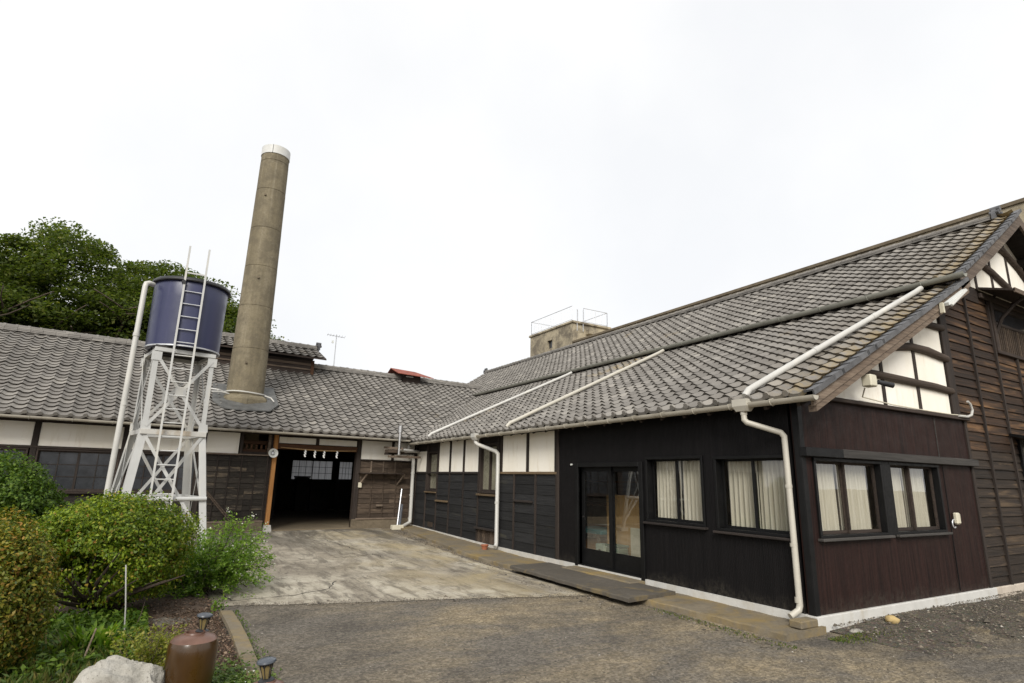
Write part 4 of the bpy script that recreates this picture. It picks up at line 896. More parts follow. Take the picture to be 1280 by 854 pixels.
# ================================================================ SHED ACROSS THE YARD (left and centre)
B = thing('tiled_shed', 'low wooden shed with grey tiled roof, white plaster band and dark open entrance', 'building', tuple(BO), BETA)
fB = lambda u, o, z: (u, -o, z)
EB, SB, RD = 2.80, .519, 4.6
zB = lambda d: EB+SB*(d+.6)
cB = 1/math.hypot(1, SB); sB = Vector((0, cB, SB*cB)); nB = Vector((0, -SB*cB, cB)); aB = Vector((1, 0, 0))
m = MB(); slab(m, [(-15, -.57, zB(-.57)-.03), (-.2, -.57, zB(-.57)-.03), (4.5, 3.9, zB(3.9)-.03), (5.3, RD, zB(RD)-.03), (-15, RD, zB(RD)-.03)], .06)
slab(m, [(-15, RD, zB(RD)-.031), (5.3, RD, zB(RD)-.031), (5.3, 9.8, zB(-.6)-.03), (-15, 9.8, zB(-.6)-.03)], .07)
roofB = m.build('roof', MAT['dark_x'], B, True)
CH_U, CH_D = -4.92, 1.40
def keepB(c):
    w = WB @ c; zl = z1(w.x) if w.x < 11.1 else z2(w.x)
    if w.x > 6.5 and zl > c.z+.10: return False
    if math.hypot(c.x-CH_U, (c.y-CH_D)) < .42: return False
    return c.y < RD-.03
TB = [(t, roofB) for t in lay(Vector((-14.9, -.6, 0)), Vector((0, 1, 0)), aB, zB, -.6, RD-.06, range(0, 78), keepB, .006, 5)]
place_tiles(TB, 300, WB, True)
joined('tiles', TG[0], [t[0] for t in lay(Vector((5.2, 9.8, 0)), Vector((0, -1, 0)), Vector((-1, 0, 0)), zB, -.6, RD-.06, range(0, 76), lambda c: c.y > RD+.05, .005, 6)], MAT['tile'], roofB, True)
rb = ridge(B, True, (-14.9, RD, zB(RD)-.03), (5.15, RD, zB(RD)-.03), MAT['tile'], 3, .36)
# gutter
m = MB(); halfpipe(m, (-15, -.63, 2.765), (-6, -.63, 2.75), .058); halfpipe(m, (-6, -.63, 2.75), (-.55, -.63, 2.735), .058)
gB = m.build('gutter', MAT['gutter'], B, True, smooth=True, ang=50)
for u in np.arange(-14, -.7, .75):
    mm = MB(); mm.tube([(u, -.63+.064*math.cos(a), 2.75-.064*math.sin(a)) for a in np.linspace(math.pi+.1, 0, 7)]+[(u, -.48, 2.80)], .007, 5); mm.build('gutter_bracket', MAT['gutter'], gB, True)
# walls
m = MB(fB)
holes_wall(m, -15, 4.3, .15, 2.80, [(-4.19, -1.93, .15, 2.48), (-9.30, -7.74, 1.16, 2.10), (-7.62, -6.06, 1.16, 2.10), (-11.0, -9.42, 1.16, 2.10), (-12.68, -11.1, 1.16, 2.10), (-5.14, -4.36, 2.22, 2.70)], -.16, -.05); m.build('backing_wall', MAT['dark_x'], B, True)
m = MB(fB); m.box(-15, -4.36, -.16, .03, .0, .42, .01); m.build('foundation', MAT['old_conc'], B, True)
m = MB(fB); m.box(-1.93, .0, -.16, .03, .0, .44, .01); m.build('foundation', MAT['old_conc'], B, True)
for a, b, c, d in ((-14.8, -12.74, 2.16, 2.68), (-12.62, -11.1, 2.16, 2.68), (-11.0, -9.42, 2.16, 2.68), (-9.30, -7.74, 2.16, 2.68), (-7.62, -6.06, 2.16, 2.68), (-5.94, -5.16, 2.16, 2.70), (-4.15, -3.15, 2.49, 2.66), (-3.06, -1.94, 2.49, 2.66), (-1.80, -.82, 2.14, 2.69), (-.74, -.05, 2.14, 2.69)):
    m = MB(fB); m.box(a, b, -.05, -.02, c, d, .004); m.build('plaster_panel', MAT['plaster'], B, True)
for u, w, z0 in ((-12.68, .1, .42), (-11.05, .1, .42), (-9.36, .11, .42), (-7.68, .11, .42), (-6.0, .11, .42), (-5.10, .07, 2.14), (-3.105, .08, 2.48), (-1.86, .13, .22), (-.78, .07, 2.14)):
    m = MB(fB); m.box(u-w/2, u+w/2, -.14, .02, z0, 2.76, .008); m.build('post', MAT['dark_z'], B, True)
m = MB(fB); m.box(-15, -5.12, -.06, .03, 2.105, 2.158, .005); m.build('rail', MAT['dark_x'], B, True)
m = MB(fB); m.box(-5.95, -4.33, -.05, .035, 2.125, 2.156, .005); m.build('rail', MAT['grey_wood'], B, True)
m = MB(fB); m.box(-1.79, .0, -.06, .03, 2.10, 2.138, .005); m.build('rail', MAT['dark_x'], B, True)
m = MB(fB); m.box(-15, .0, -.06, .045, 2.70, 2.79, .005); m.build('wall_plate', MAT['dark_x'], B, True)
m = MB(fB); m.box(-4.19, -1.93, -.18, .025, 2.33, 2.475, .008); m.build('lintel', MAT['rust_wood'], B, True)
# new orange doorpost on its stone, and the rough timbers beside it
m = MB(fB); m.box(-4.29, -4.185, -.10, .035, .33, 2.70, .006); m.build('doorpost', MAT['orange_wood'], B, True)
m = MB(fB); m.add([(-4.34, .10, .10), (-4.11, .10, .10), (-4.11, -.14, .10), (-4.34, -.14, .10), (-4.315, .07, .345), (-4.15, .07, .335), (-4.15, -.12, .335), (-4.315, -.12, .345)], [(3, 2, 1, 0), (4, 5, 6, 7), (0, 1, 5, 4), (1, 2, 6, 5), (2, 3, 7, 6), (3, 0, 4, 7)]); m.build('post_stone', MAT['pad_conc'], B, True)
for k, z in enumerate((2.20, 2.43)):
    m = MB(fB); m.box(-5.14, -4.36, -.22-.1*k, -.10-.1*k, z, z+.10, .01); m.build('beam', MAT['rust_wood'], B, True)
for k in range(6): m = MB(fB); u = -5.1+k*.125; m.box(u, u+.05, -.14, -.12, 2.22, 2.42); m.build('slat', MAT['rust_wood'], B, True)
m = MB(fB); m.box(-4.43, -4.36, -.1, .0, 2.15, 2.72, .005); m.build('stud', MAT['grey_wood'], B, True)
# lapped boards
random.seed(44)
def boards(u0, u1, z0, z1, h, mat, cuts):
    n = round((z1-z0)/h); hh = (z1-z0)/n
    for k in range(n):
        cs = [u0]+[c for c in cuts if random.random() < .55 and u0 < c < u1]+[u1]
        for a, b in zip(cs, cs[1:]): lapboard(fB, a+.002, b-.002, z0+k*hh, z0+(k+1)*hh, MAT[mat], B, True, th=.022, base=-.032)
boards(-5.95, -4.36, .45, 2.12, .145, 'boards_shed', (-5.33, -4.9, -4.69))
for u in (-5.62, -5.33, -5.04, -4.69, -4.40):
    m = MB(fB); m.box(u-.014, u+.014, -.03, .006, .45, 2.12, .003); m.build('batten', MAT['dark_z'], B, True)
m = MB(fB); m.box(-5.95, -4.36, -.04, .04, .415, .455, .005); m.build('ground_rail', MAT['grey_wood'], B, True)
boards(-1.79, -.02, .46, 1.74, .15, 'boards_brown', (-1.3, -.8, -.5))
boards(-1.79, -.02, 1.76, 2.09, .165, 'boards_brown', (-1.45, -.9, -.45))
for u in (-1.45, -1.06, -.68): m = MB(fB); m.box(u-.02, u+.02, -.03, .012, 1.76, 2.09, .003); m.build('batten', MAT['grey_wood'], B, True)
for u in (-1.4, -1.02, -.62): m = MB(fB); m.box(u-.014, u+.014, -.03, .008, .46, 1.72, .003); m.build('batten', MAT['boards_brown'], B, True)
m = MB(fB); m.box(-1.84, -.5, .0, .30, 1.725, 1.75, .004); sf = m.build('shelf', MAT['dark_x'], B, True)
for u in (-1.76, -.58):
    m = MB(fB); m.bar((u, .01, 1.42), (u+.1, .26, 1.72), .04, .04); m.build('brace', MAT['grey_wood'], sf, True)
m = MB(fB); m.box(-1.82, -.4, -.03, .05, .42, .462, .004); m.build('ground_rail', MAT['grey_wood'], B, True)
m = MB(fB); m.box(-1.82, -1.72, .0, .06, 1.32, 1.47, .01); m.build('switch_box', MAT['cream_box'], B, True)
m = MB(fB); m.box(-1.22, -1.02, .0, .05, .78, .84, .008); m.build('door_handle', MAT['grey_wood'], B, True)
m = MB(fB); m.box(-15, -6.06, -.05, -.015, .42, 1.14); m.build('lower_boarding', MAT['boards_shed'], B, True)
# gridded windows
for a in (-9.30, -7.62, -11.0, -12.68): window(B, fB, a, a+1.56, 1.16, 2.10, MAT['dark_x'], MAT['dark_z'], MAT['glass_dark'], True, ns=2, fw_=.04, sw=.035, deep=.02, curtain=False, sill=True, bars=(2, 3), out=.015)
# enamel lamp on the doorpost
m = MB(fB); m.tube([(-4.32, .03, 2.36), (-4.32, .10, 2.36), (-4.32, .14, 2.24)], .012, 6); lp = m.build('wall_lamp', MAT['iron'], B, True, smooth=True)
m = MB(); R = Matrix.Translation((-4.32, -.16, 2.20)) @ Matrix.Rotation(math.radians(78), 4, 'X')
mm = MB(lambda x, y, z: tuple(R @ Vector((x, y, z)))); mm.lathe([(.02, -.07), (.05, -.06), (.11, .0), (.125, .02), (.118, .018), (.05, -.04)], seg=20, cap=False); mm.build('lamp_shade', MAT['white_box'], lp, True, smooth=True)
mm = MB(lambda x, y, z: tuple(R @ Vector((x, y, z)))); mm.lathe([(.001, .03), (.03, .02), (.045, -.01), (.03, -.04)], seg=14); mm.build('bulb', MAT['rung'], lp, True, smooth=True)
# interior
m = MB(); m.box(-15, 4.2, -.02, 9.3, .1, .205); m.build('interior_floor', MAT['floor_in'], B, True)
mb = lambda u, o, z: (u, 9.2+o, z)
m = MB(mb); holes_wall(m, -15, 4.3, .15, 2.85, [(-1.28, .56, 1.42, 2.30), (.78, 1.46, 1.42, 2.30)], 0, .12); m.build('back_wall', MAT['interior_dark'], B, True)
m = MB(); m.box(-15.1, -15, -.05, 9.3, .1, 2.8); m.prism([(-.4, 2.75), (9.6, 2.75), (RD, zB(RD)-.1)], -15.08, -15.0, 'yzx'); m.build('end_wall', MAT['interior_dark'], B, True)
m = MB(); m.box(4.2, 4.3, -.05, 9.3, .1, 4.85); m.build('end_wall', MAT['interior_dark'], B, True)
for u0, u1, ns in ((-1.28, .56, 2), (.78, 1.46, 1)): window(B, mb, u0, u1, 1.42, 2.30, MAT['interior_dark'], MAT['interior_dark'], MAT['paper_pane'], True, ns=ns, fw_=.03, sw=.025, deep=-.08, curtain=False, sill=False, bars=(3 if ns == 2 else 4, 3), out=.08, name='shoji_window')
m = MB(); m.box(-15, 4.2, .02, .08, 2.5, 2.8)
for u in (-3.2, .2, -6.4):
    mm = MB(); mm.box(u-.08, u+.08, 3.9, 4.06, .2, 3.9, .01); mm.build('inner_post', MAT['interior_dark'], B, True)
# rope with paper streamers over the entrance
rp = thing('sacred_rope', 'straw rope with white zigzag paper streamers hung across the dark entrance', 'rope', Bw(-3.05, -.06, 2.3), BETA)
rl = lambda u: 2.375-.045*math.cos((u+3.0)/1.05*1.4)
m = MB(); m.tube([(u+3.05, -.02, rl(u)-2.3) for u in np.linspace(-4.12, -2.0, 16)], [.012+.008*math.sin(k/15*math.pi) for k in range(16)], 7); m.build('rope', MAT['rope'], rp, True, smooth=True)
for u in (-3.46, -3.19, -2.93, -2.56):
    m = MB(); z = rl(u)-2.3; x = u+3.05; V = []; F = []
    for k, (dx, dz) in enumerate(((0, 0), (.018, -.06), (-.012, -.065), (.012, -.125), (-.02, -.13), (.004, -.20))):
        V += [(x+dx-.022, -.03-.006*k, z+dz), (x+dx+.022, -.034-.006*k, z+dz-.008)]
        if k: F.append((2*k-2, 2*k-1, 2*k+1, 2*k))
    m.add(V, F); o = m.build('paper_streamer', MAT['paper'], rp, True, fix=False); md = o.modifiers.new('thick', 'SOLIDIFY'); md.thickness = .002
# goods in the gloom
for k, (u, d, w, h, dd, lb) in enumerate(((-.95, 8.6, .5, 1.55, .5, 'dark crate under the wide papered window, narrowest of them'), (-.2, 8.7, .8, 1.42, .5, 'dark wide crate under the papered windows, widest of them'), (.9, 8.5, .7, 1.44, .5, 'dark crate below the narrow papered window'), (-3.6, 6.0, .8, .9, .8, 'dark low chest inside entrance by the doorpost'))):
    t = thing('storage_crate', lb, 'crate', Bw(u, d, .205), BETA)
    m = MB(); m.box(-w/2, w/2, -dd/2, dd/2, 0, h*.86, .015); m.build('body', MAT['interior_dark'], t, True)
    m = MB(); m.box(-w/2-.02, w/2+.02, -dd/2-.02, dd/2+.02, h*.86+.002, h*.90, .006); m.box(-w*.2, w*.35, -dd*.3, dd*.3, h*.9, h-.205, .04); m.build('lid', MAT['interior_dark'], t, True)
# raised vent roof on the ridge, left of centre
VU0, VU1, VD0, VD1 = -6.6, -2.35, 3.85, 5.35
m = MB(); m.box(VU0, VU1, VD0, VD1, 5.05, 5.60); vr = m.build('roof_vent', MAT['dark_x'], B, True)
zv = lambda d: 5.70+.45*(d-3.5)
m = MB(); slab(m, [(VU0-.3, 3.5, zv(3.5)-.02), (VU1+.35, 3.5, zv(3.5)-.02), (VU1+.35, RD, zv(RD)-.02), (VU0-.3, RD, zv(RD)-.02)], .05); slab(m, [(VU0-.3, RD, zv(RD)-.021), (VU1+.35, RD, zv(RD)-.021), (VU1+.35, 5.7, zv(3.5)-.02), (VU0-.3, 5.7, zv(3.5)-.02)], .05); m.build('vent_roof', MAT['dark_x'], vr, True)
cv = 1/math.hypot(1, .45); sv = Vector((0, cv, .45*cv)); nv_ = Vector((0, -.45*cv, cv)); L = lay(Vector((VU0-.3, 3.47, 0)), Vector((0, 1, 0)), aB, lambda d: zv(d)+.01, 3.47, RD-.1, range(0, 18), lambda c: c.y < RD, .004, 8)
joined('tiles', TG[0], [t[0] for t in L], MAT['tile'], vr, True)
m = MB(); m.box(VU0+.1, VU1, VD0-.03, VD0+.02, 5.42, 5.50); m.box(VU0+.1, VU1, VD0-.03, VD0+.02, 5.26, 5.31); m.build('louvre', MAT['grey_wood'], vr, True)
m = MB(); m.box(VU1-.08, VU1+.03, VD0-.04, VD0+.04, 5.1, 5.62); m.build('corner_post', MAT['rust_wood'], vr, True)
ridge(vr, True, (VU0-.3, RD, zv(RD)-.01), (VU1+.28, RD, zv(RD)-.01), MAT['tile'], 2, .28, 'vent_ridge')
ornament(vr, (VU1+.30, RD, zv(RD)+.02), (1, 0, 0), True, .75)
# rusted vent further along the ridge
m = MB(); m.box(1.35, 2.1, 4.25, 4.95, 5.3, 5.64); rv = m.build('rusted_vent', MAT['dark_x'], B, True)
m = MB(); slab(m, [(.98, 3.95, 5.62), (2.55, 3.95, 5.58), (2.02, 4.6, 5.86), (.93, 4.6, 5.90)], .025); slab(m, [(.93, 4.6, 5.901), (2.02, 4.6, 5.861), (2.55, 5.25, 5.58), (.98, 5.25, 5.62)], .025); m.build('rusted_roof', MAT['red_rust'], rv, True)
for u in (1.45, 2.15): m = MB(); m.box(u, u+.3, 4.2, 4.24, 5.54, 5.58, .004); m.build('lath', MAT['white_box'], rv, True)
# flue beside the inner corner
m = MB(); m.tube([(-1.0, -.90, 2.28), (-1.0, -.90, 3.10)], .045, 14); fl = m.build('flue', MAT['chrome'], B, True, smooth=True, ang=50)
m = MB(); m.tube([(-1.0, -.90, 2.92), (-1.0, -.90, 3.12)], .075, 14); m.build('flue_cowl', MAT['chrome'], fl, True, smooth=True, ang=50)
m = MB(); m.tube([(-1.0, -.9, 2.42), (-.6, -.6, 2.42), (-.1, -.35, 2.42)], .05, 12); m.build('flue_arm', MAT['pvc'], fl, True, smooth=True, ang=50)
for k, (p, q) in enumerate((((-1.35, -.7, 2.30), (-.1, -.25, 2.36)), ((-1.3, -.85, 2.22), (-.15, -.6, 2.24)), ((-1.2, -.3, 2.5), (-.9, -.95, 2.45)))):
    m = MB(); m.bar(p, q, .05, .06); m.build('eave_timber', MAT['grey_wood' if k else 'dark_x'], fl, True)
m = MB(); m.box(-1.25, -.75, -.75, -.45, 2.33, 2.43, .01); m.build('eave_box', MAT['boards_brown'], fl, True)
# rafters
for u in np.arange(-14.8, -.3, .455):
    m = MB(); m.bar((u, -.55, zB(-.55)-.125), (u, .1, zB(.1)-.125), .05, .07); m.build('rafter', MAT['dark_y'], B, True)

# ================================================================ CHIMNEY
cw = Bw(CH_U, CH_D, 0)
CH = thing('chimney', 'tall tapering brown concrete chimney with white cap rising through shed roof', 'chimney', cw)
R0, R1, H = .515, .41, 11.82
rz_ = lambda z: R0+(R1-R0)*(z-3)/(H-3)
joints = [.2, 2.2, 3.9, 5.2, 6.5, 7.75, 9.0, 10.3, 11.3]
prof = []
for k, (a, b) in enumerate(zip(joints, joints[1:])):
    m = MB(); m.lathe([(rz_(a)-.010, a+.001), (rz_(a), a+.012), (rz_(b)+.003, b-.012), (rz_(b)-.010, b-.001)], seg=48); m.build('ring_segment', MAT['chimney'], CH, True, smooth=True, ang=20)
m = MB(); m.lathe([(rz_(11.3)-.012, 11.301), (rz_(11.3), 11.313), (rz_(11.53), 11.53)], seg=48); m.build('ring_segment', MAT['chimney'], CH, True, smooth=True, ang=20)
m = MB(); q = .012; m.lathe([(R1+.012, 11.53), (R1+.02, 11.535), (R1+.02, 11.81), (R1+.008, 11.82), (R1-.05, 11.82), (R1-.06, 11.4)], seg=48, cap=False); cp = m.build('cap', MAT['cap_white'], CH, True, smooth=True, ang=50)
a = math.atan2(-cw[1], -cw[0]); m = MB(); m.box(math.cos(a-.25)*(R1+.022)-.006, math.cos(a-.25)*(R1+.022)+.006, math.sin(a-.25)*(R1+.022)-.006, math.sin(a-.25)*(R1+.022)+.006, 11.53, 11.815); m.build('cap_seam', MAT['iron'], cp, True)
m = MB(); m.lathe([(.40, 3.1), (.74, 3.12), (.74, 3.70), (.71, 3.76), (.56, 3.85), (.48, 3.85)], seg=8, cap=False); m.build('collar', MAT['chimney'], CH, True)
zf_ = lambda y: 2.80+.519*(CH_D+y+.6)+.085
m = MB(); slab(m, [(-.62, -1.06, zf_(-1.06)), (-.1, -1.12, zf_(-1.12)), (.6, -1.05, zf_(-1.05)), (.86, -.6, zf_(-.6)), (.84, .6, zf_(.6)), (-.84, .6, zf_(.6)), (-.86, -.62, zf_(-.62))], .03); m.build('flashing', MAT['lead'], CH, True)
m = MB(); m.tube([(.575*math.cos(t), .575*math.sin(t), 3.90+.02*math.sin(2*t)) for t in np.linspace(0, 6.2832, 30)], .022, 6, False); m.build('pipe_ring', MAT['pvc'], CH, True, smooth=True)
for pp in ([(-.5, -.30, 3.86), (-.72, -.42, 3.92), (-.95, -.35, 3.94)], [(-.45, -.40, 3.83), (-.7, -.5, 3.86), (-.9, -.5, 3.84)], [(.5, -.3, 3.86), (.66, -.42, 3.80), (.74, -.55, 3.68)]): m = MB(); m.tube(pp, .02, 6); m.build('pipe_branch', MAT['pvc'], CH, True, smooth=True)
for t, z in ((a-.35, 10.05), (a-.1, 7.35), (a-.15, 4.75)):
    m = MB(); m.tube([(rz_(z)*math.cos(t)*.98, rz_(z)*math.sin(t)*.98, z), ((rz_(z)+.05)*math.cos(t), (rz_(z)+.05)*math.sin(t), z)], .032, 8); m.build('plug', MAT['old_conc'], CH, True)

# ================================================================ WATER TANK ON ITS STAND
TX, TY = .085, 14.05
ST = thing('tank_stand', 'white braced steel stand carrying the blue water tank', 'stand', (TX, TY, gz(TY)))
WS = 'white_steel'
def leg_pt(sx, sy, z):
    k = .515 if z > 2.47 else .515+.11*(2.47-z); return (TX+sx*k, TY+sy*(k+.03), z)
g0 = gz(TY)
def sb(name, mb_, mat=WS, par=None): return mb_.build(name, MAT[mat], par or ST)
for sx in (-1, 1):
    for sy in (-1, 1):
        m = MB()
        for za, zb_, w in ((g0, 2.47, .13), (2.47, 4.02, .085)):
            p, q = Vector(leg_pt(sx, sy, za+(0.001 if za > 1 else 0))), Vector(leg_pt(sx, sy, zb_)); 
            m.bar(p+Vector((0, sy*.0, 0)), q, w, .012, (0, 1, 0)); m.bar(p+Vector((sx*w/2, -sy*w/2, 0)), q+Vector((sx*w/2, -sy*w/2, 0)), .012, w, (0, 1, 0))
        lg = sb('leg', m)
        m = MB(); p = leg_pt(sx, sy, g0); m.box(p[0]-.14, p[0]+.14, p[1]-.14, p[1]+.14, g0-.05, g0+.12, .01); sb('foot_block', m, 'pad_conc')
        for z in (3.92, 2.52):
            p = leg_pt(sx, sy, z); m = MB(); m.prism([(p[0]-.09, z-.09), (p[0]+.09, z-.09), (p[0]+.09, z+.09), (p[0]-.09, z+.09)] if z > 3 else [(p[0]-.08, z-.06), (p[0]+.1, z-.06), (p[0]+.08, z+.10), (p[0]-.08, z+.10)], p[1]+sy*.008, p[1]+sy*.02, 'xzy'); sb('gusset_plate', m, par=lg)
for sy in (-1, 1):
    A0, A1 = leg_pt(-1, sy, 2.46), leg_pt(1, sy, 2.46)
    m = MB(); m.box(A0[0]-.07, A1[0]+.07, A0[1]-.035+sy*.03, A0[1]+.035+sy*.03, 2.36, 2.46, .004); sb('beam', m, 'rust_steel' if sy < 0 else WS)
    m = MB(); m.box(A0[0]-.05, A1[0]+.05, A0[1]-.03, A0[1]+.03, 4.02, 4.10, .004); sb('beam', m)
    # lower ring pipe
    p, q = leg_pt(-1, sy, 1.14), leg_pt(1, sy, 1.14); m = MB(); m.tube([(p[0]-.06, p[1]+sy*.03, 1.14), (q[0]+.06, q[1]+sy*.03, 1.14)], .042, 10); m.build('tie_pipe', MAT[WS], ST, smooth=True, ang=50)
    for za, zb_ in ((2.52, 3.95), (.35, 2.38)):
        for s_ in (-1, 1):
            p, q = leg_pt(-s_, sy, za), leg_pt(s_, sy, zb_); m = MB(); o = sy*(.012+.012*(s_ > 0)); m.bar((p[0], p[1]+o, za), (q[0], q[1]+o, zb_), .055, .008, (0, 1, 0)) if False else m.bar((p[0], p[1]+o, za), (q[0], q[1]+o, zb_), .008, .06, (0, 0, 1)); sb('brace', m)
    m = MB(); p = leg_pt(1, sy, 3.24); m.prism([(TX-.10, 3.16), (TX+.10, 3.16), (TX+.10, 3.34), (TX-.10, 3.34)], p[1]+sy*.03, p[1]+sy*.04, 'xzy'); sb('gusset_plate', m)
for sx in (-1, 1):
    A0, A1 = leg_pt(sx, -1, 2.46), leg_pt(sx, 1, 2.46)
    m = MB(); m.box(A0[0]-.035+sx*.03, A0[0]+.035+sx*.03, A0[1]+.05, A1[1]-.05, 2.365, 2.455, .004); sb('beam', m)
    m = MB(); m.box(A0[0]-.03, A0[0]+.03, A0[1]+.031, A1[1]-.031, 4.02, 4.10, .004); sb('beam', m)
    for za, zb_ in ((2.52, 3.95), (.35, 2.38)):
        for s_ in (-1, 1):
            p, q = leg_pt(sx, -s_, za), leg_pt(sx, s_, zb_); m = MB(); o = sx*(.05+.012*(s_ > 0)); m.bar((p[0]+o, p[1], za), (q[0]+o, q[1], zb_), .008, .06, (0, 0, 1)); sb('brace', m)
    p, q = leg_pt(sx, -1, 1.14), leg_pt(sx, 1, 1.14); m = MB(); m.tube([(p[0]+sx*.03, p[1], 1.14), (q[0]+sx*.03, q[1], 1.14)], .036, 10); m.build('tie_pipe', MAT[WS], ST, smooth=True, ang=50)
for k in range(5):
    m = MB(); y = TY-.5+k*.25; m.box(TX-.56, TX+.56, y-.05, y+.05, 4.102, 4.15, .004); sb('bearer', m, 'canopy')
ST.matrix_basis = Matrix.Translation((TX-.06, TY, gz(TY))) @ Matrix.Rotation(math.radians(11), 4, 'Z')   # the stand is turned a little off the yard's axes
LY = TY-.545-.19
lad = thing('ladder', 'long white ladder running up the tank stand and past the blue tank', 'ladder', (TX, LY, gz(TY)))
for x in (-.10, .265):
    m = MB(); m.bar((x-.0, LY-.02, g0), (x, LY, 6.30), .038, .05, (0, 1, 0)); m.build('rail', MAT['white_steel'], lad)
for k in range(21):
    z = .42+k*.272
    if z > 5.75: break
    m = MB(); m.tube([(-.085, LY, z), (.25, LY, z)], .012, 8); m.build('rung', MAT['rung'] if z > 4.1 else MAT['white_steel'], lad, smooth=True)
m = MB(); m.box(-.10, .265, LY-.015, LY+.015, 5.70, 5.73); m.build('cross_bar', MAT['white_steel'], lad)
for x in (-.10, .265):
    m = MB(); m.bar((x, LY, 5.62), (x, TY-.72, 5.62), .02, .02); m.build('stay', MAT['white_steel'], lad)
    m = MB(); m.bar((x, LY, 4.06), (x, TY-.57, 4.06), .02, .02); m.build('stay', MAT['white_steel'], lad)
TK = thing('water_tank', 'round dark blue water tank with black rim on white stand', 'tank', (TX-.02, TY, 4.155))
tc_ = (TX-.02, TY, 0)
m = MB(); m.lathe([(.001, 4.156), (.68, 4.156), (.698, 4.17), (.704, 4.6), (.71, 5.2), (.715, 5.56), (.70, 5.60), (.001, 5.60)], tc_, 64, False); m.build('tank_body', MAT['tank'], TK, smooth=True, ang=40)
m = MB(); m.lathe([(.716, 5.555), (.765, 5.545), (.775, 5.565), (.765, 5.60), (.74, 5.63), (.45, 5.70), (.001, 5.72)], tc_, 64, False); m.build('rim', MAT['tank_rim'], TK, smooth=True, ang=40)
m = MB(); m.lathe([(.685, 4.156), (.712, 4.158), (.712, 4.185), (.70, 4.186)], tc_, 64, False); m.build('bottom_hoop', MAT['rung'], TK, smooth=True, ang=40)
m = MB(); m.tube([(TX-.2, TY-.70, 5.50), (TX-.2, TY-.79, 5.50)], .04, 10); m.build('inlet', MAT['tank_rim'], TK, smooth=True, ang=40)
m = MB(); px_ = TX-.87; m.tube([(TX-.74, TY-.3, 5.46), (px_+.06, TY-.38, 5.46), (px_+.01, TY-.42, 5.43), (px_, TY-.43, 5.36), (px_-.01, TY-.44, 3.2), (px_-.03, TY-.45, g0)], .052, 14); op = m.build('overflow_pipe', MAT['pvc'], TK, smooth=True, ang=50)
for z in (4.3, 2.9): m = MB(); m.tube([(px_-.006, TY-.438, z), (px_-.006, TY-.438, z+.07)], .06, 14); m.build('coupling', MAT['pvc'], op, smooth=True, ang=50)

# ================================================================ CONCRETE BUILDING BEHIND
CB = thing('concrete_building', 'stained concrete building with railed roof box standing behind the workshop ridge', 'building', (20, 26.87, 0))
m = MB(); m.box(20, 32, 1.5, 26.87, 0, 9.60); m.build('wall', MAT['conc_wall'], CB)
m = MB(); m.box(19.94, 20.2, 1.44, 26.85, 9.60, 9.72, .01); m.build('parapet_coping', MAT['old_conc'], CB)
m = MB(); holes_wall(m, 26.88, 31.55, 0, 10.86, [(29.0, 29.55, 9.72, 10.24)], 0, .2)
mm = MB(lambda u, o, z: (20.01+o, u, z)); holes_wall(mm, 26.88, 31.55, 0, 10.86, [(29.0, 29.55, 9.72, 10.24)], 0, .2); rbx = mm.build('roof_box', MAT['conc_wall'], CB)
m = MB(); m.box(20.21, 22.85, 26.89, 31.55, 0, 10.85); m.build('roof_box_core', MAT['conc_wall'], rbx)
m = MB(); m.box(20.16, 20.2, 29.0, 29.55, 9.72, 10.24); m.build('window', MAT['glass_dark'], rbx)
m = MB(); m.box(19.93, 22.95, 26.78, 31.65, 10.862, 11.0, .02); m.build('roof_slab', MAT['conc_wall'], rbx)
m = MB(); m.box(21.0, 21.5, 26.5, 26.88, 10.25, 10.55, .02); m.build('hood', MAT['conc_wall'], rbx)
def rail(pts, name='railing'):
    m = MB()
    for a, b in zip(pts, pts[1:]):
        m.tube([(a[0], a[1], 11.93), (b[0], b[1], 11.93)], .022, 6)
        m.tube([(a[0], a[1], 11.1), (b[0], b[1], 11.1)], .016, 6)
        n = max(1, round(math.dist(a, b)/1.1))
        for k in range(n+1): x, y = a[0]+(b[0]-a[0])*k/n, a[1]+(b[1]-a[1])*k/n; m.tube([(x, y, 10.99), (x, y, 11.93)], .02, 6)
        n = max(1, round(math.dist(a, b)/.28))
        for k in range(1, n): x, y = a[0]+(b[0]-a[0])*k/n, a[1]+(b[1]-a[1])*k/n; m.tube([(x, y, 10.99), (x, y, 11.93)], .011, 4)
    return m.build(name, MAT['rung'], CB, smooth=True, ang=60)
rail([(20.05, 26.95), (20.05, 31.5), (22.75, 31.5), (22.75, 26.95), (20.9, 26.95)])
for x in (20.3, 20.75):
    m = MB(); m.tube([(x, 26.8, 10.4), (x, 26.8, 11.6), (x+.03, 26.85, 11.75), (x+.12, 26.95, 11.8), (x+.2, 27.0, 11.7), (x+.2, 27.0, 11.0)], .02, 6); m.build('ladder_hoop', MAT['rung'], CB, smooth=True)

# ================================================================ AERIAL BEYOND THE SHED
AE = thing('television_aerial', 'thin television aerial on a pole beyond the shed ridge', 'aerial', Bw(.55, 10.5, 0), BETA)
m = MB(); m.tube([(0, 0, 0), (0, 0, 8.35)], .022, 6); m.build('mast', MAT['rung'], AE, True)
m = MB(); m.tube([(-.45, 0, 8.28), (.45, .2, 8.30)], .014, 5); m.build('boom', MAT['rung'], AE, True)
for k in range(7): m = MB(); x = -.42+k*.14; m.tube([(x-.05, -.2, 8.29), (x+.05, .28, 8.29)], .008, 4); m.build('element', MAT['rung'], AE, True)
m = MB(); m.box(-.2, -.12, -.04, .04, 7.9, 8.02); m.build('booster_box', MAT['white_box'], AE, True)

